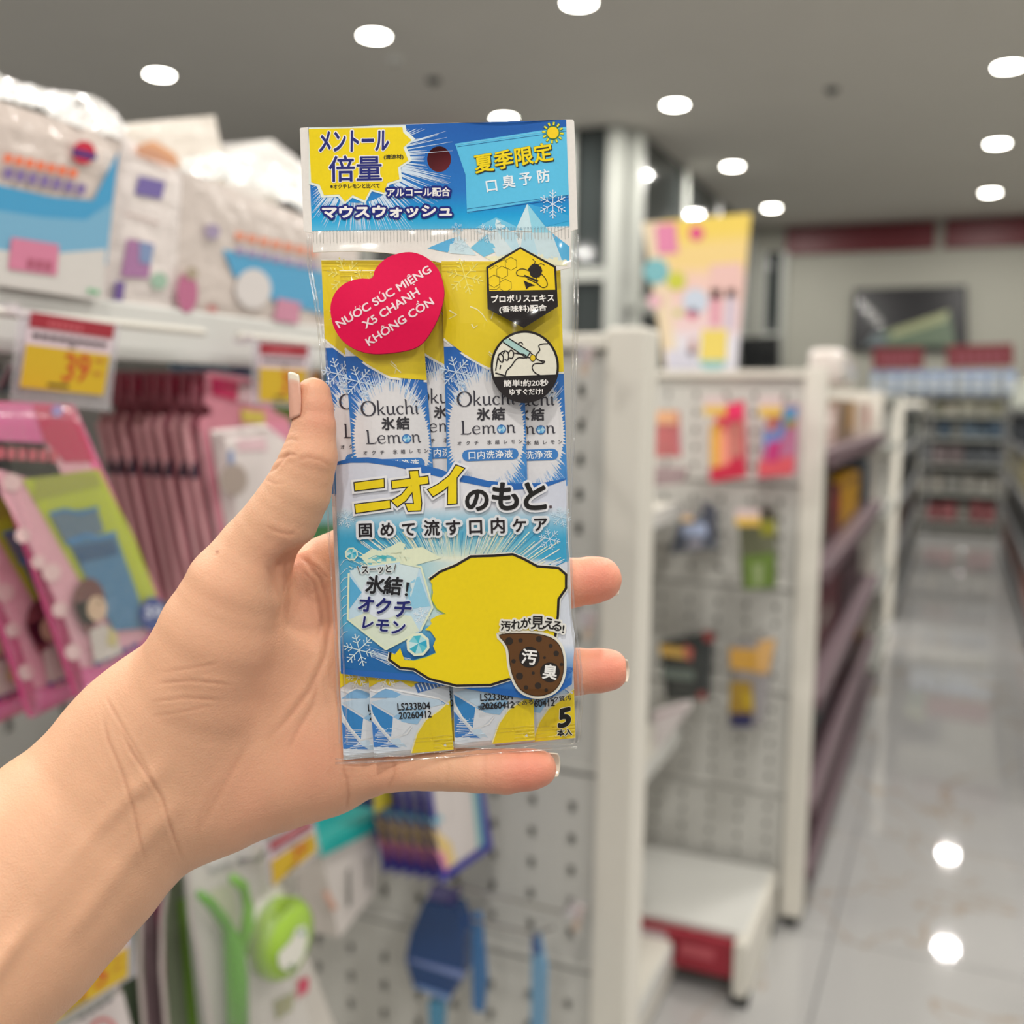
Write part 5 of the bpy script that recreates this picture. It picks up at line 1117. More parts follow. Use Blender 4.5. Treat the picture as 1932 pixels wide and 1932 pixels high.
# ice hexagon, shards and gems
for L, c in (([(270, 890), (360, 830), (420, 850), (560, 780), (600, 800), (570, 880), (640, 900), (560, 950), (330, 960)], (226, 236, 208)), ([(270, 930), (380, 880), (480, 876), (570, 915), (470, 925), (340, 950)], (120, 196, 206)), ([(380, 880), (480, 876), (450, 920)], (70, 180, 190)), ([(440, 860), (720, 820), (860, 900), (640, 960)], (232, 238, 208))): BP.poly(c3(*L), c, 7)
hexo = c4((180, 165), (240, 120), (560, 80), (715, 110), (800, 410), (712, 585), (456, 722), (172, 500))
BP.poly(hexo, (198, 224, 240), 8, cut=20); BP.poly(c4((190, 140), (560, 90), (700, 120), (640, 330), (300, 320)), (214, 232, 236), 9); BP.poly(c4((190, 180), (280, 300), (190, 420)), (92, 176, 220), 9); BP.poly(c4((700, 180), (600, 250), (640, 420), (780, 400)), (150, 206, 232), 9); BP.poly(c4((300, 450), (640, 470), (700, 580), (456, 710), (185, 500)), (222, 232, 212), 9); BP.circle(c4((440, 330))[0], 42, (224, 232, 242), 10)
BP.flake(c4((720, 470))[0], 16, 1, (240, 246, 250), 11); BP.stroke(c4((185, 160), (178, 495), (456, 716), (640, 618)), 3.6, (228, 236, 206), 12); BP.stroke(c4((560, 84), (712, 116), (796, 410), (708, 580)), 3.6, (228, 236, 206), 12)
for k in range(9): y = 1055 + k * 17; BP.stroke([(642, y + 12), (649 + 3 * (k % 2), y + 2), (656, y)], [.5, 1.2, .5], (222, 236, 240), 7)
def gem(c_, r, L):
    x, y = c4(c_)[0]; P = [(x + r * math.cos(t * math.pi / 4 + .3), y + r * math.sin(t * math.pi / 4 + .3)) for t in range(8)]; I = [(x + (a - x) * .78, y + (b - y) * .78) for a, b in P]
    BP.poly(P, (232, 238, 212), L)
    for k in range(8): BP.poly([(x + 1, y - 2), I[k], I[(k + 1) % 8]], [(96, 196, 214), (170, 222, 230), (60, 176, 200), (206, 234, 236), (130, 208, 220), (70, 186, 206), (180, 226, 232), (50, 170, 206)][k], L + 1)
gem((205, 20), 13, 9)
# plain lemon
lem = c4((775, 205), (850, 150), (970, 100), (1075, 38), (1240, 33), (1380, 22), (1460, 55), (1560, 110), (1715, 122), (1770, 170), (1770, 270), (1715, 350), (1710, 470), (1690, 640), (1360, 930), (1220, 975), (970, 980), (870, 960), (770, 930), (660, 860), (560, 850), (480, 790), (490, 740), (520, 755), (560, 705), (590, 790), (660, 795), (750, 770), (820, 740), (800, 690), (820, 640), (780, 580), (740, 575), (790, 530), (780, 500), (830, 470), (890, 455), (830, 420), (790, 350), (800, 300), (790, 240))
ol1 = c4((772, 208), (850, 150), (970, 100), (1075, 38), (1240, 33), (1380, 22), (1460, 55), (1560, 110), (1715, 122), (1770, 170), (1770, 270), (1715, 350), (1710, 470), (1690, 630)); ol2 = c4((1360, 930), (1220, 975), (970, 980), (870, 955), (770, 930), (660, 860), (560, 850), (480, 790), (490, 738))
BP.stroke(ol1, 8.5, (238, 236, 226), 13); BP.stroke(ol2, 8, (238, 236, 226), 13); BP.poly(lem, (240, 214, 10), 14, cut=24)
BP.stroke([(x - .5, y) for x, y in c4((795, 235), (790, 350), (830, 425), (892, 458))], 1.2, (150, 190, 60), 15); BP.stroke(c4((590, 790), (660, 795), (750, 770), (820, 740)), 1.2, (110, 176, 150), 15)
BP.stroke(ol1, 4.6, BK, 16); BP.stroke(ol2, 4.6, BK, 16)
for k in range(26): x, y = r3.uniform(900, 1600), r3.uniform(160, 900); BP.circle(c4((x, y))[0], .7, (214, 188, 10), 15, n=6)
gem((690, 680), 23, 16)
bp = BP.build('band_picture', M_print, bo)
# lettering of the band
T = Print(Front(0, 1, .0045), .00005)
ni = [c3((227, 352), (440, 325), (442, 382), (232, 408)), c3((232, 510), (484, 480), (487, 535), (238, 570))]
nio = [('オ', c3((498, 548), (764, 520), (500, 274))), ('イ', c3((764, 500), (1022, 470), (768, 226)))]
for f, c, L in ((6.2, (236, 236, 240), 18), (2.0, BK, 20), (0, (240, 214, 16), 22)):
    for q_ in ni:
        T.poly(q_, c, L)
        if f: T.stroke(q_, f * 2, c, L, closed=True); [T.circle(v_, f, c, L, n=14) for v_ in q_]
nio = [('o', [c3((630, 268), (690, 264), (714, 500), (708, 552), (620, 556), (600, 505), (662, 506)), c3((498, 340), (760, 305), (766, 355), (504, 392)), c3((626, 372), (678, 380), (600, 480), (540, 524), (498, 482), (570, 440))]),
       ('i', [c3((968, 224), (1026, 246), (960, 330), (880, 400), (800, 450), (764, 402), (840, 362), (920, 300)), c3((912, 330), (972, 292), (972, 500), (908, 506))])]
for f, c, L in ((6.2, (236, 236, 240), 18), (2.0, BK, 20), (0, (240, 214, 16), 22)):
    for _, ps in nio:
        for q_ in ps:
            T.poly(q_, c, L)
            if f: T.stroke(q_, f * 2, c, L, closed=True); [T.circle(v_, f, c, L, n=12) for v_ in q_]
for f, c, L in ((6.5, (236, 236, 240), 18), (1.9, (28, 26, 26), 21)):
    T.fit('の', *c3((1040, 552), (1200, 548), (1040, 408)), c, L, fat=f); T.fit('も', *c3((1235, 548), (1420, 544), (1235, 356)), c, L, fat=f); T.fit('と', *c3((1468, 546), (1622, 540), (1468, 354)), c, L, fat=f)
T.em('※', c3((1665, 526))[0], 11, (70, 40, 40), 21, fat=.2)
for f, c, L in ((6, (232, 234, 238), 17), (.75, (28, 20, 26), 21)):
    for ch, (x, y), s_ in zip('固めて流す口内ケア', c3((305, 697), (465, 692), (622, 690), (790, 682), (945, 680), (1110, 672), (1272, 664), (1430, 662), (1582, 655)), (28, 29, 29, 31, 31, 31, 31, 29, 29)): T.em(ch, (x, y), s_, c, L, fat=f, rot=-.03)
for f, c, L in ((2.6, (230, 236, 236), 17), (.3, BK, 21)):
    T.fit('スーッと', *c4((282, 165), (494, 155), (280, 108)), c, L, fat=f); T.stroke(c4((247, 108), (268, 165)), 1 + f, c, L); T.stroke(c4((528, 95), (514, 148)), 1 + f, c, L)
for ch, p_, s_, c in (('氷', (378, 245), 36, (24, 24, 30)), ('結', (508, 255), 36, (24, 24, 30)), ('オ', (312, 388), 33, (24, 30, 110)), ('ク', (438, 402), 34, (24, 30, 110)), ('チ', (580, 422), 37, (24, 30, 110)), ('レ', (320, 520), 27, (24, 30, 110)), ('モ', (430, 540), 29, (24, 30, 110)), ('ン', (545, 556), 30, (24, 30, 110))):
    T.em(ch, c4(p_)[0], s_, (226, 234, 242), 17, fat=2.6, rot=.05, shear=.1); T.em(ch, c4(p_)[0], s_, c, 21, fat=1.1 if s_ > 32 else .8, rot=.05, shear=.1)
T.poly(c4((606, 225), (628, 228), (612, 296), (602, 294)), (24, 24, 30), 21); T.circle(c4((604, 316))[0], 2.9, (24, 24, 30), 21, n=12)
# brown drop
drop = smooth(c4((1284, 612), (1380, 600), (1500, 600), (1600, 612), (1690, 650), (1740, 730), (1752, 850), (1730, 950), (1680, 1018), (1600, 1052), (1520, 1050), (1440, 1010), (1390, 930), (1362, 830), (1350, 720), (1320, 660)), 3)
T.poly(drop, (232, 228, 214), 18, cut=24); T.stroke(drop, 11, (232, 228, 214), 18, closed=True); T.poly(drop, (98, 62, 26), 20, cut=24); T.stroke(drop, 1.4, (50, 34, 22), 21, closed=True)
for x, y, r in ((1355, 655, 28), (1438, 650, 16), (1572, 640, 22), (1657, 690, 15), (1698, 745, 20), (1387, 802, 16), (1613, 776, 10), (1737, 825, 13), (1430, 910, 26), (1530, 888, 12), (1565, 980, 24), (1478, 993, 16), (1625, 1012, 13)): T.circle(c4((x, y))[0], r * .2588, (44, 34, 26), 22, n=16)
for ch, (x, y), r in (('汚', (1502, 772), 19.5), ('臭', (1652, 882), 18.5)): T.circle(c4((x, y))[0], r, (34, 28, 26), 23, n=32); T.em(ch, c4((x, y))[0], 30 if ch == '汚' else 29, (244, 242, 240), 24, fat=.8, rot=.12)
for f, c, L in ((4.2, (234, 232, 226), 24), (.55, (26, 22, 22), 27)):
    for ch, (x, y), s_ in (('汚', (1330, 545), 20), ('れ', (1405, 535), 20), ('が', (1476, 524), 20), ('見', (1562, 520), 27), ('え', (1645, 528), 24), ('る', (1706, 545), 22), ('!', (1750, 566), 20)): T.em(ch, c4((x, y))[0], s_, c, L, fat=f, rot=.02 if x < 1600 else .12)
for f, c, L in ((2.6, (236, 232, 210), 18), (2.2, (26, 22, 22), 20)): T.fit('5', *c4((1716, 1286), (1796, 1268), (1722, 1158)), c, L, fat=f + (.5 if L == 18 else 0))
for f, c, L in ((1.6, (234, 230, 208), 18), (.5, (26, 22, 22), 20)): T.fit('本入', *c4((1706, 1350), (1812, 1340), (1708, 1302)), c, L, fat=f)
T.base('歯垢のひとつであるタンパク質汚', *c4((1130, 1156), (1808, 1082)), 10.5, (40, 40, 44), 12, fat=.2)
T.build('band_lettering', M_print, bo)

# ---- sachets
def sachet_quad(xl0, y0, xl1, y1, w0, w1, dz): return dict(a=(xl0, y0), b=(xl1, y1), w=(w0, w1), dz=dz)
class SachetSurf:
    n = FD; autocut = (8, 24)
    def __init__(s, q, th): s.q = q; s.th = th
    def px(s, x, y):
        t = y / 935.; q = s.q; xl = q['a'][0] + (q['b'][0] - q['a'][0]) * t; w_ = q['w'][0] + (q['w'][1] - q['w'][0]) * t
        Y = q['a'][1] + (q['b'][1] - q['a'][1]) * t - 14 * (x / 152.) * t
        return xl + w_ * x / 152., Y
    def __call__(s, x, y, off=0.0, side=1):
        px, py = s.px(x, y); u = min(1, max(0, x / 152.)); v = y / 935.
        k = (1 - abs(2 * u - 1) ** 2.6) * min(1, max(0, (v - .015) / .12)) ** .7 * min(1, max(0, (.985 - v) / .1)) ** .7
        wr_ = .00012 * math.sin(y * .9) * (1 if v < .03 or v > .965 else 0)
        return at(px, py, Z0 + s.q['dz'] - side * (s.th * k) - off + wr_)
SY = (236, 208, 22); SB = (46, 122, 198)
OK = {  # thick-thin letter shapes: advance, strokes (points, widths)
 'O': (.92, [([(.46 + .40 * math.cos(t), .46 + .5 * math.sin(t)) for t in [2 * math.pi * k / 24 + .3 for k in range(24)]], [.035 + .085 * abs(math.cos(2 * math.pi * k / 24 + .3)) for k in range(24)])]),
 'k': (.58, [([(.1, 1.05), (.14, .95), (.14, 0)], [.04, .09, .09]), ([(.16, .26), (.34, .42), (.46, .58)], [.04, .05, .07]), ([(.26, .36), (.4, .1), (.56, 0)], [.05, .09, .04])]),
 'u': (.62, [([(.06, .6), (.12, .56), (.12, .18), (.2, .03), (.32, .03), (.44, .16)], [.04, .09, .09, .07, .05, .03]), ([(.46, .6), (.46, .1), (.52, .02), (.6, .05)], [.09, .09, .06, .03])]),
 'c': (.5, [([(.44, .48), (.36, .58), (.24, .6), (.1, .46), (.07, .3), (.12, .12), (.24, .02), (.36, .02), (.46, .12)], [.09, .05, .04, .08, .1, .09, .05, .04, .03])]),
 'h': (.62, [([(.08, 1.05), (.13, .95), (.13, 0)], [.04, .09, .09]), ([(.14, .4), (.26, .56), (.38, .58), (.46, .46), (.46, .1), (.52, .02), (.6, .05)], [.03, .05, .06, .09, .09, .06, .03])]),
 'i': (.28, [([(.06, .58), (.13, .54), (.13, .08), (.18, .02), (.26, .06)], [.04, .09, .09, .06, .03]), ([(.16, .84), (.16, .92)], [.1, .1])]),
 'L': (.68, [([(.08, 1.0), (.17, .96), (.17, .04)], [.04, .1, .1]), ([(.02, .02), (.17, .04), (.42, .02), (.58, .05), (.64, .16)], [.03, .06, .06, .05, .03])]),
 'e': (.56, [([(.1, .3), (.46, .34), (.46, .48), (.34, .6), (.2, .58), (.08, .42), (.07, .28), (.12, .1), (.26, .01), (.4, .03), (.5, .12)], [.035, .035, .06, .045, .05, .09, .1, .09, .05, .04, .03])]),
 'm': (.9, [([(.06, .58), (.13, .54), (.13, 0)], [.04, .09, .09]), ([(.15, .4), (.26, .57), (.37, .56), (.43, .44), (.43, 0)], [.03, .05, .06, .09, .09]), ([(.45, .4), (.56, .57), (.67, .56), (.73, .44), (.73, .08), (.78, .02), (.86, .05)], [.03, .05, .06, .09, .09, .06, .03])]),
 'n': (.62, [([(.06, .58), (.13, .54), (.13, 0)], [.04, .09, .09]), ([(.15, .4), (.26, .57), (.38, .56), (.45, .44), (.45, .08), (.5, .02), (.58, .05)], [.03, .05, .06, .09, .09, .06, .03])]),
 'o': (.56, [])}
def oktext(p, txt, x, y, h, col, L, sx=1.0):
    for ch in txt:
        adv, st = OK[ch]
        for pts, ws in st: p.stroke([(x + a * h * sx, y - b * h) for a, b in pts], [w_ * h * 1.25 for w_ in ws], col, L, closed=(ch == 'O'))
        if ch == 'o':
            cx, cy, r = x + .3 * h * sx, y - .3 * h, .34 * h
            p.circle((cx, cy), r, (50, 110, 180), L, n=18)
            for k in range(6): t = k * math.pi / 3; p.poly([(cx, cy), (cx + r * .86 * math.cos(t), cy + r * .86 * math.sin(t)), (cx + r * .86 * math.cos(t + 1.05), cy + r * .86 * math.sin(t + 1.05))], [(150, 206, 234), (90, 168, 220), (206, 230, 242), (120, 190, 228), (70, 150, 210), (180, 218, 238)][k], L + 1)
        x += adv * h * sx
def make_sachet(label, q, th=.0024, nm='sachet'):
    s = SachetSurf(q, th); c = s(76, 900)
    t = thing(nm, label, 'sachet', tuple(c), group='five mouthwash sachets in the clear packet')
    b = MB(); N, K = 16, 50; vs = []
    for side in (1, -1):
        for j in range(K + 1):
            for i in range(N + 1): vs.append(s(152 * i / N, 935 * j / K, 0 if side == 1 else -.0002, side if side == 1 else -.35))
    M_ = (N + 1) * (K + 1); ix = lambda i, j: j * (N + 1) + i
    fs = [(ix(i, j), ix(i, j + 1), ix(i + 1, j + 1), ix(i + 1, j)) for j in range(K) for i in range(N)]
    fs += [tuple(M_ + k for k in f[::-1]) for f in fs]
    fs += [(ix(i, 0), ix(i + 1, 0), M_ + ix(i + 1, 0), M_ + ix(i, 0)) for i in range(N)] + [(ix(i, K), M_ + ix(i, K), M_ + ix(i + 1, K), ix(i + 1, K)) for i in range(N)]
    fs += [(ix(0, j), M_ + ix(0, j), M_ + ix(0, j + 1), ix(0, j + 1)) for j in range(K)] + [(ix(N, j), ix(N, j + 1), M_ + ix(N, j + 1), M_ + ix(N, j)) for j in range(K)]
    b.add(vs, fs, (226, 224, 224)); body = b.build('pouch', M_sach, t, smooth=True)
    for k_, (y0, y1) in enumerate(((0, 24), (905, 935))):
        p = Print(s, .00004)
    p = Print(s, .00005); cut = (12, 26)
    p.poly([(0, 165), (152, 165), (152, 440), (0, 440)], lambda x, y: mixc((26, 98, 184), (72, 146, 212), (y - 165) / 260.), 1, cut=cut)
    # spiky white oval
    R3 = random.Random(3); P = []
    for k in range(240):
        a = 2 * math.pi * k / 240; f = 1.0 if k % 2 else R3.uniform(1.03, 1.17); x, y = 77 + 70 * f * math.cos(a), 330 + 112 * f * math.sin(a); P.append((min(151.5, max(.5, x)), min(450, max(172, y))))
    p.poly(P, (228, 226, 228), 2, cut=cut); p.poly([(0, 438), (152, 438), (152, 460), (0, 460)], (228, 226, 228), 2)
    for k in range(260):
        a = R3.uniform(0, 2 * math.pi); f0 = R3.uniform(.93, 1.0); f1 = R3.uniform(1.12, 1.45); q0 = (77 + 70 * f0 * math.cos(a), 330 + 112 * f0 * math.sin(a)); q1 = (77 + 70 * f1 * math.cos(a), 330 + 112 * f1 * math.sin(a))
        if 1 < q1[0] < 151 and 172 < q1[1] < 450 and 1 < q0[0] < 151: p.stroke([q0, q1], [1.5, .3], (214, 226, 240), 3)
        q2 = (77 + 70 * .86 * math.cos(a + .01), 330 + 112 * .86 * math.sin(a + .01)); q3 = (77 + 70 * 1.02 * math.cos(a + .01), 330 + 112 * 1.02 * math.sin(a + .01))
        if k % 2 and abs(math.sin(a)) > .5 and 1 < q3[0] < 151: p.stroke([q2, q3], [.2, 1.0], (120, 172, 222), 3)
    for k in range(60):
        x = R3.uniform(2, 150); y = 425 + R3.uniform(0, 18) - 40 * ((x - 76) / 76) ** 2; p.stroke([(x, y + 10), (x + (x - 76) * .05, y + R3.uniform(22, 38))], [.3, 1.6], (70, 140, 208), 3)
    p.poly([(0, 1), (152, 1), (152, 214), (96, 208), (82, 206), (42, 182), (0, 148)], SY, 4, cut=cut)
    p.stroke([(0, 150), (42, 184), (82, 208), (96, 210), (152, 216)], 4.5, (240, 238, 230), 5)
    p.flake((44, 30), 34, 1.8, (244, 232, 120), 6); p.flake((22, 214), 30, 1.9, (206, 224, 242), 6)
    for y in range(3, 26, 4): p.stroke([(1, y), (151, y + .4)], .9, (224, 196, 40), 5)
    for L in ([(12, 95), (26, 104), (10, 112)], [(52, 88), (66, 94), (76, 104), (84, 118)], [(92, 112), (97, 98)], [(54, 122), (58, 130), (66, 124)], [(86, 176), (96, 186), (92, 200)], [(104, 198), (84, 180)]): p.stroke(L, [2.6] + [1.6] * (len(L) - 2) + [.6], (246, 238, 190), 6)
    INK = (52, 50, 62)
    oktext(p, 'Okuchi', 22, 279, 28, INK, 6, 1.13); oktext(p, 'Lemon', 27, 334, 26, INK, 6, 1.24)
    for ch, x in (('氷', 72), ('結', 101)): p.em(ch, (x, 296.5), 26, (40, 38, 46), 6, fat=.8)
    for ch, x in zip('オクチ氷結レモン', (25, 41, 57, 82, 97, 112, 127, 141)): p.em(ch, (x, 351), 9, (70, 68, 76), 6, fat=.15)
    pill = [(40, 364), (126, 364)] + [(126 + 11 * math.sin(a), 375 - 11 * math.cos(a)) for a in (.5, 1, 1.57, 2.1, 2.6)] + [(126, 386), (40, 386)] + [(40 - 11 * math.sin(a), 375 + 11 * math.cos(a)) for a in (.5, 1, 1.57, 2.1, 2.6)]
    p.poly(pill, (58, 128, 200), 5, cut=cut)
    for k, ch in enumerate('口内洗浄液'): p.em(ch, (48 + k * 17.4, 375), 17, (240, 244, 248), 7, fat=.3)
    # foot of the sachet
    D = lambda *L: [((x - 375) * .2588 * 1.03, 1040 + y * .2588 - 510 + 14 * (x - 375) / 570) for x, y in L]
    p.poly([(0, 770), (152, 770), (152, 800), (130, 812), (100, 796), (80, 806), (60, 792), (40, 800), (20, 790), (0, 800)], SY, 4, cut=cut); p.flake((36, 782), 22, 1.8, (240, 238, 226), 6, rot=0)
    p.poly([(86, 800), (150, 786), (152, 806), (92, 818)], (58, 112, 186), 5)
    for k in range(9): p.stroke([(92 + k * 7, 800 - k), (98 + k * 6.6, 815 - k)], 2.2, (224, 232, 240), 6)
    p.poly([(0, 805), (152, 812), (152, 926), (0, 926)], (216, 222, 230), 3, cut=cut)
    for L, c in ((D((380, 1120), (488, 1042), (600, 1090), (560, 1118)), (128, 178, 220)), (D((380, 1150), (600, 1095), (870, 1130), (905, 1160), (540, 1250)), (190, 212, 230)), (D((378, 1165), (530, 1262), (505, 1420), (395, 1270)), (52, 134, 200)), (D((530, 1262), (640, 1180), (770, 1210), (700, 1315), (600, 1300)), (150, 192, 226)), (D((530, 1262), (660, 1320), (560, 1420), (505, 1420)), (222, 226, 232)), (D((880, 1120), (915, 1160), (885, 1165)), (70, 136, 200)), (D((376, 1290), (500, 1450), (560, 1490), (376, 1490)), (60, 124, 198)), (D((500, 1420), (560, 1420), (620, 1490), (520, 1490)), (196, 216, 232))): p.poly([(max(.5, min(151.5, x)), min(934, y)) for x, y in L], c, 5)
    p.stroke(D((384, 1240), (430, 1330), (506, 1425)), 3.4, (236, 236, 236), 7); p.stroke(D((506, 1425), (620, 1385), (660, 1330)), 2.4, (228, 230, 232), 7); p.stroke(D((380, 1060), (430, 1075), (490, 1045), (870, 1120), (935, 1165)), 3, (236, 236, 238), 7)
    ye = [(152, 838), (130, 856), (104, 872), (86, 896), (72, 933), (152, 933)]
    p.poly(ye, (230, 204, 30), 6, cut=cut); p.stroke([(152, 837), (130, 855), (103, 871), (85, 895), (71, 932)], 2.4, (238, 230, 180), 8)
    for k in range(16): y = 880 + k * 3.3; x = R3.uniform(0, 14); p.stroke([(x, y), (x + R3.uniform(24, 50), y + R3.uniform(0, 3))], [1.3, .4], (224, 232, 240), 8)
    for k in range(8): p.stroke([(78, 906 + k * 3.4), (151, 904 + k * 3.4)], .8, (206, 184, 50), 9)
    p.fit('LS233B04', *D((567, 1212), (800, 1200), (567, 1160)), (28, 26, 30), 9, fat=.3); p.fit('20260412', *D((573, 1275), (805, 1262), (573, 1226)), (28, 26, 30), 9, fat=.3)
    p.build('pouch_print', M_sach, t)
    return t
make_sachet('left front sachet, behind the pink heart sticker', sachet_quad(640, 510, 706, 1430, 150, 150, -.0004))
make_sachet('right front sachet, with its pale blue oval fully showing', sachet_quad(833, 492, 858, 1412, 150, 151, -.0004))
make_sachet('leftmost back sachet, only a strip of it showing at the bag edge', sachet_quad(606, 490, 648, 1434, 150, 150, .0030), .0016)
make_sachet('middle back sachet, glimpsed between the two front ones', sachet_quad(757, 488, 766, 1408, 150, 150, .0030), .0016)
make_sachet('right back sachet, its right half showing under the two black badges', sachet_quad(903, 496, 934, 1408, 154, 152, .0030), .0016)
# ================================================================== THE HAND
def build_hand():
    zb = Z0
    def N(px, py, dz, r): # photo pixel + depth offset (mm) + radius (px) -> camera-space point and radius in metres
        z = zb + dz / 1000.; return np.array([(px - 966) / F * z, (py - 966) / F * z, z]), r * z / F
    chains = [  # (nodes, depth flattening, blend)
     ([(-420, 2080, -26, 262), (-150, 1850, -14, 236), (0, 1724, -2, 220), (132, 1600, 6, 199), (235, 1503, 11, 180), (300, 1430, 13, 168)], 1.30, .004),
     ([(300, 1430, 13, 165), (400, 1330, 16, 150), (500, 1320, 24, 160), (560, 1330, 26, 150)], 1.25, .014),
     ([(300, 1425, 12, 150), (372, 1296, 3, 120), (412, 1196, -1, 112), (444, 1112, -3, 94), (487, 1046, -3, 80), (527, 987, -6, 70), (562, 926, -8, 63), (584, 862, -10, 53), (592, 806, -10, 42), (591, 770, -9.5, 38.5), (591, 747, -9, 34.5)], 1.08, .012),
     ([(430, 1485, 17, 112), (520, 1447, 19, 120), (600, 1425, 20, 118), (660, 1425, 21, 82)], 1.2, .014),
     ([(520, 1200, 20, 120), (560, 1130, 23, 90), (600, 1090, 25, 60)], 1.2, .014),
     ([(600, 1250, 26, 130), (620, 1330, 26, 130)], 1.3, .014),
     # little finger under the bag
     ([(640, 1440, 20, 62), (700, 1449, 14, 50), (770, 1448, 8, 43), (850, 1451, 4, 41), (900, 1454, 2, 41.5), (955, 1455, 1, 43), (1000, 1452, 0, 39), (1014, 1450, 0, 36)], 1.0, .007),
     # ring finger behind
     ([(640, 1350, 26, 62), (760, 1318, 22, 50), (900, 1290, 19, 47), (1000, 1275, 17, 45), (1090, 1267, 15, 44.5), (1130, 1265, 15, 42), (1146, 1264, 15, 40)], 1.0, .006),
     # middle finger behind
     ([(630, 1230, 28, 64), (760, 1180, 24, 52), (900, 1145, 21, 49), (1000, 1118, 19, 48), (1075, 1100, 17, 47.5), (1115, 1095, 16.5, 45), (1130, 1093, 16.5, 43)], 1.0, .006),
     # index finger, rising behind the card
     ([(574, 1110, 25, 66), (640, 1060, 24, 56), (720, 1000, 22, 52), (800, 920, 20, 48), (850, 860, 19, 45), (880, 815, 19, 42)], 1.0, .008)]
    h = .0010
    lo = np.array([(-330 - 966) / F * .30, (690 - 966) / F * zb, zb - .052]); hi = np.array([(1200 - 966) / F * zb, (2060 - 966) / F * zb, zb + .062])
    n = np.ceil((hi - lo) / h).astype(int)
    X, Y, Zg = [lo[i] + h * np.arange(n[i]) for i in range(3)]
    Fd = np.full(n, .03, np.float32)
    for nodes, fl, k in chains:
        D = None; sl0 = None
        P = [N(*q) for q in nodes]
        a = np.min([p - r - .02 for p, r in P], 0); b = np.max([p + r + .02 for p, r in P], 0)
        i0 = np.clip(((a - lo) / h).astype(int), 0, n - 1); i1 = np.clip(((b - lo) / h).astype(int) + 1, 1, n)
        if (i1 <= i0).any(): continue
        gx = X[i0[0]:i1[0], None, None].astype(np.float32); gy = Y[None, i0[1]:i1[1], None].astype(np.float32); gz = Zg[None, None, i0[2]:i1[2]].astype(np.float32)
        d = np.full((i1 - i0), 1.0, np.float32)
        for (p, r), (q, s) in zip(P[:-1], P[1:]):
            e = q - p; ee = e.copy(); ee[2] *= fl; L2 = float((e[0] ** 2 + e[1] ** 2 + (e[2] * fl) ** 2))
            t = ((gx - p[0]) * e[0] + (gy - p[1]) * e[1] + (gz - p[2]) * e[2] * fl * fl) / L2; t = np.clip(t, 0, 1)
            dd = np.sqrt((gx - p[0] - t * e[0]) ** 2 + (gy - p[1] - t * e[1]) ** 2 + ((gz - p[2] - t * e[2]) * fl) ** 2) - (r + (s - r) * t)
            kk = .0012; hh = np.clip(.5 + .5 * (dd - d) / kk, 0, 1); d = dd * (1 - hh) + d * hh - kk * .25 * hh * (1 - hh)
        sub = Fd[i0[0]:i1[0], i0[1]:i1[1], i0[2]:i1[2]]
        hh = np.clip(.5 + .5 * (d - sub) / k, 0, 1); Fd[i0[0]:i1[0], i0[1]:i1[1], i0[2]:i1[2]] = d * (1 - hh) + sub * hh - k * hh * (1 - hh)
    # hollow of the palm, where the packet rests
    for c, r, k, fl in (((655, 1200, -14), 95, .012, 1.0), ((560, 1080, -6), 40, .008, 1.0)):
        p, r = N(*c, r); d = np.sqrt((X[:, None, None] - p[0]) ** 2 + (Y[None, :, None] - p[1]) ** 2 + (Zg[None, None, :] - p[2]) ** 2) - r
        d = -d; hh = np.clip(.5 - .5 * (Fd - d) / k, 0, 1); Fd = (Fd * (1 - hh) + d * hh + k * hh * (1 - hh)).astype(np.float32)
    Fd[:, -1, :] = np.maximum(Fd[:, -1, :], .001); Fd[0] = np.maximum(Fd[0], .001); Fd[:, 0] = .01; Fd[:, :, 0] = .01; Fd[:, :, -1] = .01; Fd[-1] = .01
    # naive surface nets
    ins = Fd < 0
    c8 = [ins[i:n[0] - 1 + i, j:n[1] - 1 + j, k:n[2] - 1 + k] for i in (0, 1) for j in (0, 1) for k in (0, 1)]
    cnt = sum(c.astype(np.int8) for c in c8); act = (cnt > 0) & (cnt < 8)
    idx = -np.ones(act.shape, np.int64); ai = np.argwhere(act); idx[act] = np.arange(len(ai))
    acc = np.zeros((len(ai), 3)); w_ = np.zeros(len(ai))
    cor = [(i, j, k) for i in (0, 1) for j in (0, 1) for k in (0, 1)]
    for a_ in range(8):
        for b_ in range(a_ + 1, 8):
            A, B = np.array(cor[a_]), np.array(cor[b_])
            if abs(A - B).sum() != 1: continue
            fa = Fd[tuple((ai + A).T)]; fb = Fd[tuple((ai + B).T)]; m = (fa < 0) != (fb < 0)
            t = np.where(m, fa / np.where(m, fa - fb, 1), 0)[:, None]
            acc += np.where(m[:, None], A + t * (B - A), 0); w_ += m
    V = lo + (ai + acc / w_[:, None]) * h
    faces = []
    for ax in range(3):
        o = [1, 1, 1]; o[ax] = 0
        u, v = [(1, 2), (2, 0), (0, 1)][ax]
        sl = [slice(1, n[i] - 1) for i in range(3)]; sl[ax] = slice(0, n[ax] - 1)
        s2 = list(sl); s2[ax] = slice(1, n[ax])
        a_ = ins[tuple(sl)]; b_ = ins[tuple(s2)]; e = np.argwhere(a_ != b_)
        base = e + np.array([s.start for s in sl]); sg = a_[tuple(e.T)]
        du = np.zeros(3, int); du[u] = 1; dv = np.zeros(3, int); dv[v] = 1
        q = [idx[tuple((base - du - dv).T)], idx[tuple((base - dv).T)], idx[tuple(base.T)], idx[tuple((base - du).T)]]
        Q = np.stack(q, 1); Q[~sg] = Q[~sg][:, ::-1]; faces.append(Q)
    Q = np.concatenate(faces); Q = Q[(Q >= 0).all(1)]
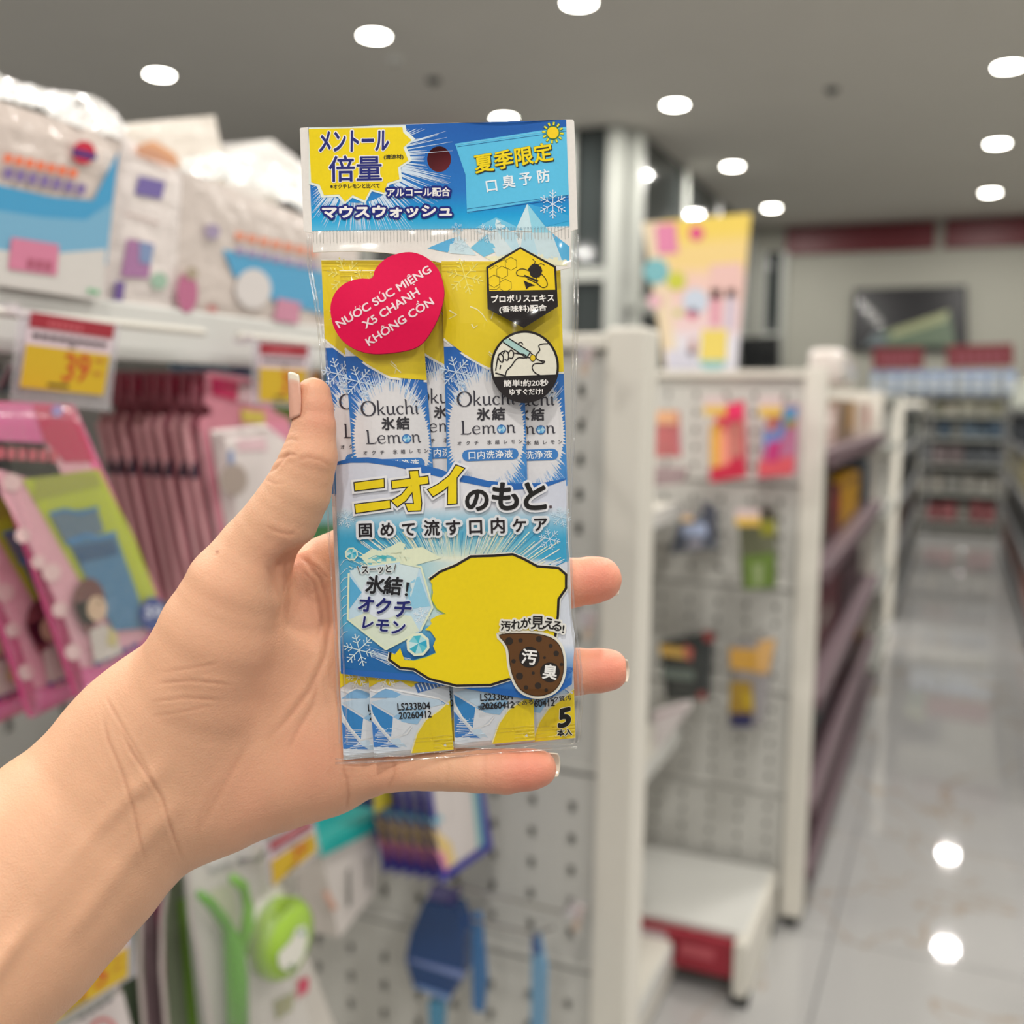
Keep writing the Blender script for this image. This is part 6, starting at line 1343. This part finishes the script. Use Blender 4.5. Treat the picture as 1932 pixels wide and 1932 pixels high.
    # a few passes of Taubin smoothing
    E_ = np.concatenate([Q[:, [0, 1]], Q[:, [1, 2]], Q[:, [2, 3]], Q[:, [3, 0]]]); deg = np.bincount(E_.ravel(), minlength=len(V))
    def lap(V):
        s = np.stack([np.bincount(E_[:, 0], V[E_[:, 1], i], len(V)) + np.bincount(E_[:, 1], V[E_[:, 0], i], len(V)) for i in range(3)], 1); return s / np.maximum(deg, 1)[:, None] - V
    for _ in range(6): V = V + .5 * lap(V); V = V - .52 * lap(V)
    # one linear subdivision for creases
    ek = np.sort(E_, 1); key = ek[:, 0] * len(V) + ek[:, 1]; uq, inv = np.unique(key, return_inverse=True)
    ue = np.stack([uq // len(V), uq % len(V)], 1); nv = len(V); nq = len(Q)
    Vm = V[ue].mean(1); Vf = V[Q].mean(1); em = inv.reshape(4, nq).T + nv; fc = np.arange(nq) + nv + len(ue)
    V = np.concatenate([V, Vm, Vf])
    Q2 = np.concatenate([np.stack([Q[:, i], em[:, i], fc, em[:, (i + 3) % 4]], 1) for i in range(4)])
    Q = Q2; E_ = np.concatenate([Q[:, [0, 1]], Q[:, [1, 2]], Q[:, [2, 3]], Q[:, [3, 0]]]); deg = np.bincount(E_.ravel(), minlength=len(V))
    for _ in range(3): V = V + .5 * lap(V); V = V - .51 * lap(V)
    # vertex normals
    fn = np.cross(V[Q[:, 2]] - V[Q[:, 0]], V[Q[:, 3]] - V[Q[:, 1]])
    VN = np.stack([np.bincount(Q.ravel(), np.repeat(fn[:, i], 4), len(V)) for i in range(3)], 1); VN /= np.linalg.norm(VN, axis=1)[:, None] + 1e-12
    px = V[:, 0] / V[:, 2] * F + 966; py = V[:, 1] / V[:, 2] * F + 966
    front = np.clip(-VN[:, 2] * 1.5 + .3, 0, 1)
    disp = np.zeros(len(V)); red = np.zeros(len(V))
    def crease(L, depth, wid, tint=.5, fr=True, rim=.35):
        nonlocal disp, red
        P = np.array(L, float); d = np.full(len(V), 1e9); tt = np.zeros(len(V)); m = (px > P[:, 0].min() - 30) & (px < P[:, 0].max() + 30) & (py > P[:, 1].min() - 30) & (py < P[:, 1].max() + 30)
        xs = px[m]; ys = py[m]; dm = np.full(m.sum(), 1e9); tm = np.zeros(m.sum()); K = len(P) - 1
        for i in range(K):
            e = P[i + 1] - P[i]; t = np.clip(((xs - P[i, 0]) * e[0] + (ys - P[i, 1]) * e[1]) / (e @ e), 0, 1); q = np.hypot(xs - P[i, 0] - t * e[0], ys - P[i, 1] - t * e[1]); b = q < dm; dm[b] = q[b]; tm[b] = ((i + t) / K)[b]
        fade = np.clip(np.minimum(tm, 1 - tm) * 6, .0, 1) * (front[m] if fr else 1)
        disp[m] += (-depth * .62 * np.exp(-(dm / wid) ** 2) + depth * rim * np.exp(-((dm - 2.4 * wid) / (1.5 * wid)) ** 2)) * fade; red[m] += tint * np.exp(-(dm / (wid * .8)) ** 2) * fade
    # wrist
    crease([(192, 1345), (206, 1400), (228, 1450), (246, 1500), (262, 1570), (278, 1640)], .00030, 4, .5)
    crease([(225, 1370), (250, 1420), (285, 1470), (308, 1510), (322, 1560), (346, 1630)], .0004, 3.5, .55)
    crease([(196, 1310), (222, 1355), (268, 1430), (300, 1490)], .00022, 3, .35)
    crease([(290, 1290), (360, 1284), (440, 1292)], .00020, 3, .4); crease([(280, 1325), (350, 1316), (420, 1322)], .00018, 3, .35); crease([(300, 1268), (350, 1262), (420, 1250)], .00014, 3, .3)
    crease([(280, 1352), (340, 1344), (400, 1330)], .00012, 3, .25)
    # thumb
    crease([(505, 875), (522, 866), (545, 858), (562, 858)], .00035, 3, .6); crease([(500, 895), (520, 884), (536, 866), (548, 850)], .00030, 3, .5); crease([(528, 838), (548, 828), (566, 832)], .00020, 3, .4)
    crease([(560, 868), (580, 862), (606, 868), (625, 880)], .00018, 4, .35); crease([(498, 904), (520, 912), (540, 912)], .00014, 3, .3)
    crease([(500, 990), (520, 1002), (545, 1008), (560, 1006)], .00020, 4, .5)
    # web, life line and palm lines
    crease([(556, 1040), (580, 1062), (605, 1092), (618, 1130), (622, 1180), (612, 1240), (585, 1300), (540, 1360), (500, 1400)], .00042, 5, .5, rim=.5)
    crease([(566, 1050), (600, 1072), (622, 1096)], .00018, 3, .3); crease([(570, 1075), (592, 1100), (604, 1140)], .00015, 3, .25); crease([(536, 1050), (540, 1090), (545, 1140), (540, 1180)], .00022, 4, .35)
    crease([(500, 1060), (520, 1100), (530, 1130)], .00012, 4, .2); crease([(478, 1390), (440, 1450), (400, 1520), (366, 1580)], .0002, 7, .2)
    crease([(540, 1420), (560, 1380), (590, 1330), (600, 1280)], .00025, 5, .4); crease([(600, 1210), (606, 1160), (600, 1120)], .0002, 4, .4)
    crease([(372, 1590), (376, 1540), (396, 1500), (420, 1470)], .00008, 5, .12)
    # little finger
    crease([(645, 1445), (655, 1470), (658, 1500), (652, 1530)], .0003, 4, .5); crease([(742, 1432), (744, 1460), (732, 1490)], .00025, 4, .35); crease([(838, 1418), (846, 1450), (842, 1488)], .00012, 5, .2)
    crease([(916, 1415), (914, 1450), (920, 1490)], .00010, 5, .15)
    # tendons of the wrist: two soft ridges
    for L, dp, wd in (([(330, 1420), (200, 1560), (40, 1760), (-100, 1960)], -.0022, 20), ([(350, 1500), (240, 1620), (110, 1790)], -.0014, 20), ([(295, 1470), (180, 1590), (20, 1780)], .0018, 18)): crease(L, dp, wd, 0, rim=0)
    V = V + VN * disp[:, None]
    rgb = np.tile(np.array(lin((229, 178, 144))), (len(V), 1))
    tipc = np.array(lin((230, 142, 120))); cr_ = np.array(lin((170, 98, 70)))
    k = np.zeros(len(V))
    for x, y, r, a in ((1130, 1095, 70, .9), (1150, 1265, 70, .9), (1000, 1455, 90, .85), (606, 780, 60, .45), (600, 850, 60, .2), (600, 1440, 110, .35), (480, 1500, 110, .25), (540, 1060, 60, .35), (720, 1460, 80, .25), (430, 1130, 90, .12), (520, 1300, 200, .18), (600, 1150, 80, .3)): k = np.maximum(k, a * np.exp(-((px - x) ** 2 + (py - y) ** 2) / (r * r)))
    rgb = rgb * (1 - k[:, None]) + tipc * k[:, None]; red = np.clip(red, 0, 1)[:, None] * .55; rgb = rgb * (1 - red) + cr_ * red
    sp = np.exp(-((px - 410) ** 2 + (py - 1041) ** 2) / 9.)[:, None] * (VN[:, 2] < 0)[:, None] * .8; rgb = rgb * (1 - sp) + np.array(lin((150, 84, 56))) * sp
    W = CP + V @ RM.T
    me = bpy.data.meshes.new('person'); org = CP + RM @ np.array([(250 - 966) / F * zb, (1560 - 966) / F * zb, zb + .01])
    me.vertices.add(len(W)); me.vertices.foreach_set('co', (W - org).astype(np.float32).ravel())
    me.loops.add(len(Q) * 4); me.loops.foreach_set('vertex_index', Q.astype(np.int32).ravel()); me.polygons.add(len(Q)); me.polygons.foreach_set('loop_start', np.arange(0, len(Q) * 4, 4, dtype=np.int32)); me.polygons.foreach_set('loop_total', np.full(len(Q), 4, np.int32))
    me.polygons.foreach_set('use_smooth', [True] * len(Q)); me.update(calc_edges=True); me.validate()
    ca = me.color_attributes.new('Col', 'FLOAT_COLOR', 'POINT'); ca.data.foreach_set('color', np.concatenate([rgb, np.ones((len(V), 1))], 1).astype(np.float32).ravel())
    # skin
    m, nt, b = new_mat('skin'); a = nt.nodes.new('ShaderNodeVertexColor'); a.layer_name = 'Col'; tc = nt.nodes.new('ShaderNodeTexCoord')
    n1 = nt.nodes.new('ShaderNodeTexNoise'); n1.inputs['Scale'].default_value = 45; n1.inputs['Detail'].default_value = 4; nt.links.new(tc.outputs['Object'], n1.inputs['Vector'])
    mr = nt.nodes.new('ShaderNodeMapRange'); mr.inputs[3].default_value = .86; mr.inputs[4].default_value = 1.1; nt.links.new(n1.outputs['Fac'], mr.inputs[0])
    vm = nt.nodes.new('ShaderNodeVectorMath'); vm.operation = 'SCALE'; nt.links.new(a.outputs['Color'], vm.inputs[0]); nt.links.new(mr.outputs[0], vm.inputs['Scale']); nt.links.new(vm.outputs[0], b.inputs['Base Color'])
    b.inputs['Roughness'].default_value = .48; b.inputs['Specular IOR Level'].default_value = .35
    b.inputs['Subsurface Weight'].default_value = .22; b.inputs['Subsurface Radius'].default_value = (1, .35, .2); b.inputs['Subsurface Scale'].default_value = .004
    vo = nt.nodes.new('ShaderNodeTexVoronoi'); vo.inputs['Scale'].default_value = 1500; nt.links.new(tc.outputs['Object'], vo.inputs['Vector'])
    n3 = nt.nodes.new('ShaderNodeTexNoise'); n3.inputs['Scale'].default_value = 500; n3.inputs['Detail'].default_value = 5; nt.links.new(tc.outputs['Object'], n3.inputs['Vector'])
    ad = nt.nodes.new('ShaderNodeMath'); ad.operation = 'MULTIPLY_ADD'; ad.inputs[1].default_value = .5; nt.links.new(vo.outputs['Distance'], ad.inputs[0]); nt.links.new(n3.outputs['Fac'], ad.inputs[2])
    bp = nt.nodes.new('ShaderNodeBump'); bp.inputs['Strength'].default_value = .22; bp.inputs['Distance'].default_value = .0006; nt.links.new(ad.outputs[0], bp.inputs['Height']); nt.links.new(bp.outputs[0], b.inputs['Normal'])
    me.materials.append(m); o = bpy.data.objects.new('person', me); COL.objects.link(o); o.location = org
    tag(o, 'bare left hand and forearm holding up the mouthwash packet, palm to the camera', 'person')
    # nails
    mn = printed('nail', .22, coat=.4)
    def nail(c, axis, nrm, length, width, arc, r, lift=0.0, free=.25, tipc=(236, 224, 204), bed=(228, 172, 150)):
        """curved plate: c = centre (camera space) of the bend axis at the root, axis = towards the tip, nrm = outward"""
        axis = np.array(axis, float); axis /= np.linalg.norm(axis); nrm = np.array(nrm, float); nrm -= axis * nrm.dot(axis); nrm /= np.linalg.norm(nrm); sd = np.cross(axis, nrm)
        b = MB(); A, B_ = 14, 16; vs = []; cc = []
        for L_ in (0, 1):
            for j in range(B_ + 1):
                t = j / B_
                for i in range(A + 1):
                    u = 2 * i / A - 1; tl = t * (1 - .10 * u * u) if t > .5 else t * (1 - .1 * u * u) + .06 * u * u * (1 - 2 * t)
                    w2 = arc * (1 - .10 * (2 * t - 1) ** 2); th = u * w2; rr_ = (r - .00045 * L_) * (1 - .06 * (t ** 2)) + lift * t
                    p = c + axis * length * tl + (nrm * math.cos(th) + sd * math.sin(th) * width) * rr_
                    vs.append(tuple(CP + RM @ p)); cc.append(lin(mixc(bed, tipc, min(1, max(0, (t - (1 - free)) / .06)))))
        n_ = (A + 1) * (B_ + 1); fs = []
        for j in range(B_):
            for i in range(A): q = (j * (A + 1) + i, j * (A + 1) + i + 1, (j + 1) * (A + 1) + i + 1, (j + 1) * (A + 1) + i); fs += [q, tuple(n_ + k for k in q[::-1])]
        ring_ = [i for i in range(A + 1)] + [j * (A + 1) + A for j in range(1, B_ + 1)] + [B_ * (A + 1) + i for i in range(A - 1, -1, -1)] + [j * (A + 1) for j in range(B_ - 1, 0, -1)]
        for a_, b_ in zip(ring_, ring_[1:] + ring_[:1]): fs.append((a_, n_ + a_, n_ + b_, b_))
        b.add(vs, fs); b.cc = cc; b.build('nail', mn, o, smooth=True)
    mm = lambda p, dz: N(p[0], p[1], dz, 0)[0]
    nail(mm((590, 792), -9.3), (-.045, -1, .02), (-1, -.02, -.55), .0142, .96, .78, .0069, .0003, .2)
    nail(mm((1118, 1100), 17), (1, -.08, .05), (.1, 0, 1), .0098, .92, 1.0, .0072, .0, .34)
    nail(mm((1140, 1270), 15.5), (1, .0, .05), (.1, 0, 1), .0092, .82, .9, .0066, .0, .34)
    nail(mm((1005, 1452), 1), (1, -.02, .02), (.35, -.1, 1), .0090, .85, 1.0, .0061, .0, .34)
build_hand()
